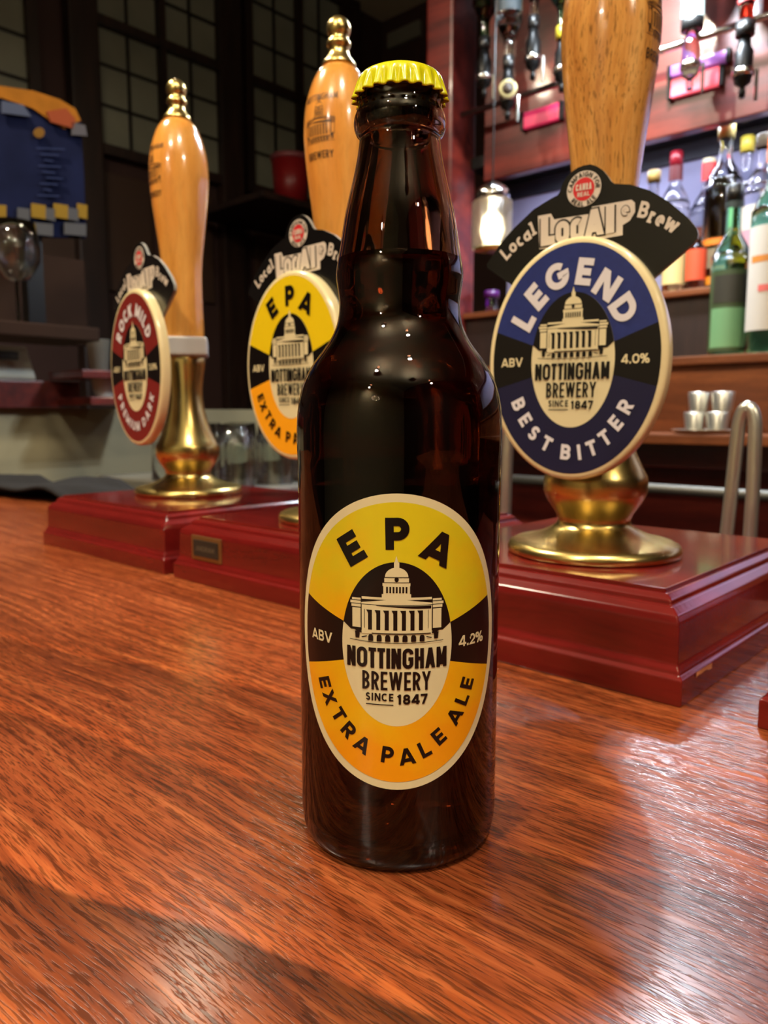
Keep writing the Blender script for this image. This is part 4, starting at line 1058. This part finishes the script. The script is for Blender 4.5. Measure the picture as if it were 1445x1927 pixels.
P += [pt(922, 860, -.36), pt(922, 1000, -.36), pt(922, 1060, -.36)]
swan(P, .0062, 'steel swan-neck tap between the amber bottle and nearest pump')

# ================================================================== LEFT BACKGROUND
# side counter at the end of the bar: splash panel, dark shelf, machine, cups
US = 2.05
def sp(px, py): return at_u(px, py, US)
n0, z0 = sp(-60, 765); n1, z1 = sp(152, 765)
sd = thing('side_counter', 'dark red counter with a cream panel below, far left', 'counter', W(US+.2, (n0+n1)/2, FLOOR), BAR_RZ)
zc = sp(60, 716)[1]; zl = sp(60, 768)[1]
barbox('counter_slab', US, US+.5, n1, n0+.6, zl, zc, M['gantry'], .004, sd)
barbox('splash_panel', US+.03, US+.06, sp(560, 800)[0], n0+.6, -.45, zl, M['plaster'], 0, sd)
barbox('cupboard', US+.10, US+.48, n1+.02, n0+.58, FLOOR, zl, M['darkwood'], 0, sd)
# card machine / till
na, _ = sp(-30, 700); nb_, _ = sp(74, 700); zt = sp(20, 648)[1]
tl = thing('card_terminal', 'white till terminal with a small dark screen, far left counter', 'terminal', W(US+.07, (na+nb_)/2, zc), BAR_RZ)
wd = abs(na-nb_); hh = zt-zc
bm = bmesh.new(); bxm(bm, (0, 0, hh/2), (.10, wd, hh), .012, 3)
for v in bm.verts:
    if v.co.z > hh*.6: v.co.x = .01+(v.co.x)*.6
    if v.co.z > hh*.6: v.co.y *= .9
from_bm('housing', bm, mat('terminal_plastic', RGB(170, 172, 160), .5), tl)
box('screen', (-.046, -.0, hh*.70), (.012, wd*.36, hh*.24), mat('lcd', RGB(34, 44, 34), .3), tl, .002)
# cups stacked beside
def cup(px, py0, py1, wpx, label, col, u_=US-.1):
    n_, z_ = at_u(px, py1, u_); _, zt_ = at_u(px, py0, u_); d = (W(u_, n_)-Vector((CAM.x, CAM.y, 0))).length
    R = wpx/2/FPX*d; h = zt_-z_
    o = link_mesh('paper_cup', *lathe([(0, 0), (R*.72, 0), (R*.76, .002), (R, h*.97), (R*1.04, h), (R*.98, h), (R*.7, .006), (0, .006)], 32), mat('cup_%d' % col[0], RGB(*col), .5), None, True)
    o.location = W(u_, n_, z_); tag(o, label, 'cup', 'cups on the small side shelf'); return z_, n_
z_, n_ = cup(187, 640, 700, 40, 'grey cup on the small shelf left of the maroon clip', (112, 110, 100))
n2, z2 = at_u(187, 712, US-.1)
tag(barbox('side_shelf', US-.2, US+.0, n_-.08, n_+.10, z_-.022, z_-.0005, M['gantry'], .003), 'small dark shelf carrying the grey cup', 'shelf')
z3, n3 = cup(196, 714, 748, 40, 'white cup below the small shelf, left of the maroon clip', (186, 188, 184), US-.12)
tag(barbox('lower_side_shelf', US-.2, US+.0, n3-.12, n3+.08, z3-.022, z3-.0005, M['gantry'], .003), 'lower dark shelf carrying the white cup', 'shelf')
# price board: blue panel with an orange arched top
nbd, zb0 = at_u(40, 470, 1.75)
def bp(px, py): n_, z_ = at_u(px, py, 1.75); return (n_, z_)
pbd = thing('price_board', 'blue arched-top menu board with orange border, upper left', 'sign', W(1.75, bp(60, 300)[0], bp(60, 440)[1]), BAR_RZ)
def board(name, pts, x0, x1, m_, par, label=None):
    o_n, o_z = bp(60, 300)[0], bp(60, 440)[1]
    q = [(bp(*p)[0]-o_n, bp(*p)[1]-o_z) for p in pts]; n = len(q)
    # local y axis of a BAR_RZ frame is -N ... measured along world N
    s = -1 if (Matrix.Rotation(BAR_RZ, 2) @ Vector((0, 1))).dot(N) < 0 else 1
    vs = [(x0, s*a, b) for a, b in q]+[(x1, s*a, b) for a, b in q]
    tri = tessellate_polygon([[Vector((a, b, 0)) for a, b in q]])
    fs = [tuple(t) for t in tri]+[tuple(i+n for i in reversed(t)) for t in tri]+[(i, (i+1) % n, (i+1) % n+n, i+n) for i in range(n)]
    return link_mesh(name, vs, fs, m_, par, label=label)
brd = board('board', [(-140, 440), (-140, 190), (-60, 165), (0, 166), (60, 176), (110, 190), (140, 205), (152, 225), (158, 330), (162, 448)], 0, .012, mat('board_blue', RGB(22, 27, 54), .9, spec=.08, var=.4, scale=12), pbd)
board('orange_arch', [(-140, 178), (-60, 160), (0, 163), (60, 172), (110, 188), (140, 206), (150, 228), (120, 244), (90, 226), (60, 205), (0, 185), (-140, 200)], -.006, -.001, mat('board_orange', RGB(146, 92, 28), .9, spec=.08, var=.4, scale=14), brd)
board('pale_label', [(0, 192), (40, 200), (55, 222), (0, 215)], -.012, -.007, mat('board_pale', RGB(64, 70, 88), .9, spec=.08), brd)
board('red_patch', [(84, 212), (120, 206), (138, 226), (134, 244), (92, 232)], -.012, -.007, mat('board_red', RGB(124, 60, 36), .9, spec=.08), brd)
board('white_patch', [(130, 232), (156, 238), (160, 258), (132, 256)], -.012, -.007, mat('board_white', RGB(76, 74, 78), .9, spec=.08), brd)
board('orange_disc', [(70+10*math.cos(t*PI/6), 252+10*math.sin(t*PI/6)) for t in range(12)], -.012, -.007, mat('board_orange2', RGB(104, 74, 30), .9, spec=.08), brd)
for i, (a, b) in enumerate(((-120, -60), (-50, 8), (56, 82), (98, 124), (142, 160))):
    board('yellow_block', [(a, 384), (b, 388), (b, 414), (a, 410)], -.012, -.007, mat('board_yellow', RGB(122, 96, 34), .9, spec=.08), brd)
for i, (a, b) in enumerate(((30, 52), (82, 100), (124, 144), (60, 96), (118, 158))):
    y = 392 if i < 3 else 420
    board('white_block', [(a, y), (b, y+3), (b, y+26), (a, y+22)], -.012, -.007, mat('board_grey', RGB(72, 72, 74), .9, spec=.08), brd)
for i in range(9):
    y = 280+i*11
    board('menu_line', [(66+(i*7) % 18, y), (118-(i*11) % 26, y+2), (118-(i*11) % 26, y+4), (66+(i*7) % 18, y+2)], -.012, -.007, mat('menu_ink', RGB(44, 52, 84), .9, spec=.08), brd)
# sideboard carrying the menu board and glasses
_, zsb = at_u(60, 612, 1.75)
# wine glasses in front of the menu board
def wineglass(px, pb, ptop, u_, label, group):
    n_, z_ = at_u(px, pb, u_); _, zt_ = at_u(px, ptop, u_); h = zt_-z_; R = h*.24
    r = thing('wine_glass', label, 'glass', W(u_, n_, z_), 0, group)
    link_mesh('bowl', *lathe([(0, h*.42), (R*.5, h*.45), (R*.95, h*.62), (R, h*.75), (R*.85, h), (R*.82, h), (R*.96, h*.75), (R*.9, h*.63), (R*.45, h*.47), (0, h*.44)], 28), M['clear'], r, True)
    link_mesh('stem', *lathe([(0, 0), (R*.8, 0), (R*.8, .003), (.004, .008), (.0035, h*.42), (0, h*.42)], 20), M['clear'], r, True)
    return z_, n_
zs_, ns_ = wineglass(36, 612, 420, 1.60, 'stemmed glass in front of the blue menu board', 'stemmed glasses before the menu board')
wineglass(-75, 612, 425, 1.62, 'stemmed glass at the left edge below the menu board', 'stemmed glasses before the menu board')
tag(barbox('glass_cabinet', 1.52, 1.70, at_u(150, 500, 1.6)[0], ns_+.40, zs_-.03, zs_-.0005, M['matte_brown'], .004), 'dark shelf under the stemmed glasses and menu board', 'shelf')
tag(barbox('dark_cabinet', 1.96, 2.0, at_u(158, 500, 1.96)[0], ns_+.40, zs_-.0, bp(60, 440)[1]-.001, M['matte_brown'], 0), 'dark panelled backing below the menu board', 'cabinet')
board_stand = tag(barbox('board_stand', 1.765, 1.80, bp(60, 300)[0]-.02, bp(60, 300)[0]+.02, zs_, bp(60, 300)[1], M['shade'], 0), 'black stand holding up the blue menu board', 'stand')

# upturned pint glasses on a mat behind the pumps
UGL = 1.25
def tumbler(u_, n_, z_, h, R, label):
    o = link_mesh('pint_glass', *lathe([(R, 0), (R*1.03, .002), (R*.99, h*.55), (R*.80, h), (0, h), (0, h-.006), (R*.76, h-.006), (R*.95, h*.55), (R*.97, 0)], 28), M['clear'], None, True)
    o.location = W(u_, n_, z_); tag(o, label, 'glass', 'upturned pint glasses on the drainer')
ud, nd = at_z(430, 905, -.04)
nn, zz = at_u(430, 905, UGL)
dr = tag(barbox('drainer', UGL-.2, UGL+.36, nn-.32, nn+.12, zz-.03, zz, M['steel'], .004), 'steel drainer of upturned glasses behind the far pumps', 'drainer')
cols = ['in the front row, left', 'in the front row, second', 'in the front row, third', 'in the front row, right']
for i in range(4):
    for j in range(3):
        tumbler(UGL-.12+j*.12, nn+.07-i*.10, zz+.0005, .125, .038, 'upturned pint glass, row %s from the front, %s from the yellow clip' % (('first', 'second', 'third')[j], ('fourth', 'third', 'second', 'nearest')[i]))
# red bucket beyond, behind the middle handle
n_, z_ = at_u(548, 392, 2.9); _, zt_ = at_u(548, 296, 2.9)
rb = thing('red_bucket', 'dark red bucket with pale rim beyond the middle handle', 'bucket', W(2.9, n_, z_))
hB = zt_-z_; R = .095
link_mesh('body', *lathe([(0, 0), (R*.8, 0), (R*1.0, hB*.9), (R*.95, hB*.9), (R*.77, .004), (0, .004)], 36), mat('bucket_red', RGB(120, 16, 20), .4), rb, True)
link_mesh('rim', *lathe([(R*.98, hB*.9), (R*1.06, hB*.92), (R*1.04, hB*1.0), (R*.95, hB*1.0), (R*.95, hB*.9)], 36), mat('bucket_rim', RGB(120, 60, 66), .4), rb, True)
tag(barbox('window_shelf', 2.75, UL-.08, n_-.5, n_+.3, z_-.03, z_-.0005, M['darkwood'], .004), 'dark window shelf carrying the red bucket', 'shelf')

# black bar towel folded over the back edge of the counter, far left
tw_u0, tw_u1 = .76, 1.9
vs, fs = [], []; nx, ny = 60, 16
random.seed(5)
def tz(i, j):
    a = i/nx; b = j/ny
    n_ = -.165-.02*math.sin(a*9)-b*(.17+.02*math.sin(a*14))
    z = .010+.006*math.sin(a*21+b*3)+.004*math.sin(a*47+b*9)+.016*math.exp(-((a-.30)/.06)**2)*(1-abs(b-.5))
    if n_ < -.290: z -= (-.290-n_)*1.0
    return n_, z
for i in range(nx+1):
    for j in range(ny+1):
        n_, z = tz(i, j); vs.append(W(tw_u0+(tw_u1-tw_u0)*i/nx+.01*math.sin(j), n_, max(z, .003) if n_ > -.285 else z))
for i in range(nx):
    for j in range(ny): a = i*(ny+1)+j; fs.append((a, a+1, a+ny+2, a+ny+1))
o = link_mesh('bar_towel', vs, fs, M['towel'], None, True); sd_ = o.modifiers.new('s', 'SOLIDIFY'); sd_.thickness = .005; sd_.offset = 1
tag(o, 'black bar towel on the back edge of the counter, far left', 'towel')

# ================================================================== LAMPS (fixtures with their light)
for i, (p, pw, colr, sz) in enumerate(DOWNLIGHTS):
    f = thing('downlight', ('round ceiling downlight above the bottle', 'round ceiling downlight behind the camera, left', 'round ceiling downlight over the far pumps', 'round ceiling downlight in the far seating area', 'round ceiling downlight behind the camera, right')[i], 'ceiling light', p, 0, 'round ceiling downlights')
    link_mesh('rod', *tube([(0, 0, .05), (0, 0, CEIL-p[2])], .008, 8), M['shade'], f)
    link_mesh('rim', *lathe([(.055, .0), (.075, 0), (.078, .006), (.075, .058), (.055, .058)], 32), M['shade'], f, True)
    link_mesh('bulb', *lathe([(0, .006), (.050, .006), (.050, .02), (0, .02)], 32), M['bulb_warm'], f)
    lamp('downlight_lamp', (p[0], p[1], p[2]-.004), pw, colr, .11)
# canopy spots under the pelmet of the back bar
for i, (px, zsp) in enumerate(((1000, 1.30), (1215, 1.13), (1285, 1.09), (1400, 1.30))):
    u, z = at_n(px, -120, N1)
    p = W(u, N1+.055, zsp)
    f = thing('canopy_spot', 'small cool spotlight under the back bar pelmet, %s' % ('leftmost', 'second from the left', 'third from the left', 'rightmost')[i], 'spotlight', p, 0, 'spotlights under the back bar pelmet')
    link_mesh('stem', *tube([(0, 0, .03), (0, 0, 1.33-zsp if zsp < 1.3 else .034)], .004, 8), M['shade'], f)
    link_mesh('housing', *lathe([(.020, 0), (.030, 0), (.032, .004), (.024, .03), (.0, .03), (0, .026), (.020, .02)], 24), M['shade'], f, True)
    link_mesh('bulb', *lathe([(0, .002), (.020, .002), (.020, .012), (0, .012)], 24), M['bulb_cool'], f)
    lamp('canopy_lamp', (p.x, p.y, p.z-.002), (3.5, 9, 9, 9)[i], COOL, .05)
lamp_pts = [(-.50, 1.55, 1.36), (.12, 2.3, 1.66)]
for i, p in enumerate(lamp_pts):
    f = thing('pendant_lamp', ('warm pendant bulb over the far end of the bar', 'warm pendant bulb beyond the back bar post')[i], 'pendant', p, 0, 'warm pendant bulbs')
    link_mesh('bulb', *lathe([(0, -.03), (.018, -.022), (.026, 0), (.018, .022), (.010, .035), (0, .035)], 24), M['bulb_warm'], f, True)
    link_mesh('cord', *tube([(0, 0, .035), (0, 0, CEIL-p[2])], .002, 6), M['shade'], f)
    lamp('pendant_light', (p[0], p[1], p[2]-.04), 5, WARM, .03, 'POINT')

# unseen uplighter bowls, added so the lit ceiling reflects in the bottle
for i, p in enumerate([(-.85, -1.25, 1.95), (.55, -1.9, 1.95)]):
    f = thing('added_uplighter', ('added unseen uplighter bowl behind the camera, left', 'added unseen uplighter bowl behind the camera, right')[i], 'lamp', p, 0, 'added uplighter bowls lighting the ceiling')
    link_mesh('bowl', *lathe([(0, -.08), (.08, -.07), (.15, -.03), (.18, .03), (.17, .03), (.14, -.02), (.07, -.06), (0, -.07)], 40), mat('plaster_white', RGB(200, 196, 184), .6), f, True)
    link_mesh('bulb', *lathe([(0, -.05), (.03, -.04), (.03, -.01), (0, 0)], 20), M['bulb_warm'], f, True)
    link_mesh('rod', *tube([(0, 0, 0), (0, 0, CEIL-p[2])], .004, 8), M['shade'], f)
    lamp('added_uplight', (p[0], p[1], p[2]+.035), 42, (1.0, .90, .74), .26, target=(p[0], p[1], p[2]+1))
# chandelier of small warm bulbs deep in the room
ch = thing('chandelier', 'chandelier of small warm bulbs at the far end of the room', 'chandelier', (-1.25, -2.35, 1.25))
link_mesh('stem', *tube([(0, 0, 0), (0, 0, CEIL-1.25)], .006, 8), M['brass'], ch)
for i in range(6):
    a = i*PI/3+.3; q = Vector((.20*math.cos(a), .20*math.sin(a), 0))
    ar = link_mesh('arm', *tube([(0, 0, .02), q*.5+Vector((0, 0, -.05)), q+Vector((0, 0, -.02)), q], .005, 8), M['brass'], ch)
    b_ = link_mesh('bulb', *lathe([(0, 0), (.012, .006), (.014, .016), (.008, .030), (0, .038)], 16), M['bulb_warm'], ar, True); b_.location = q
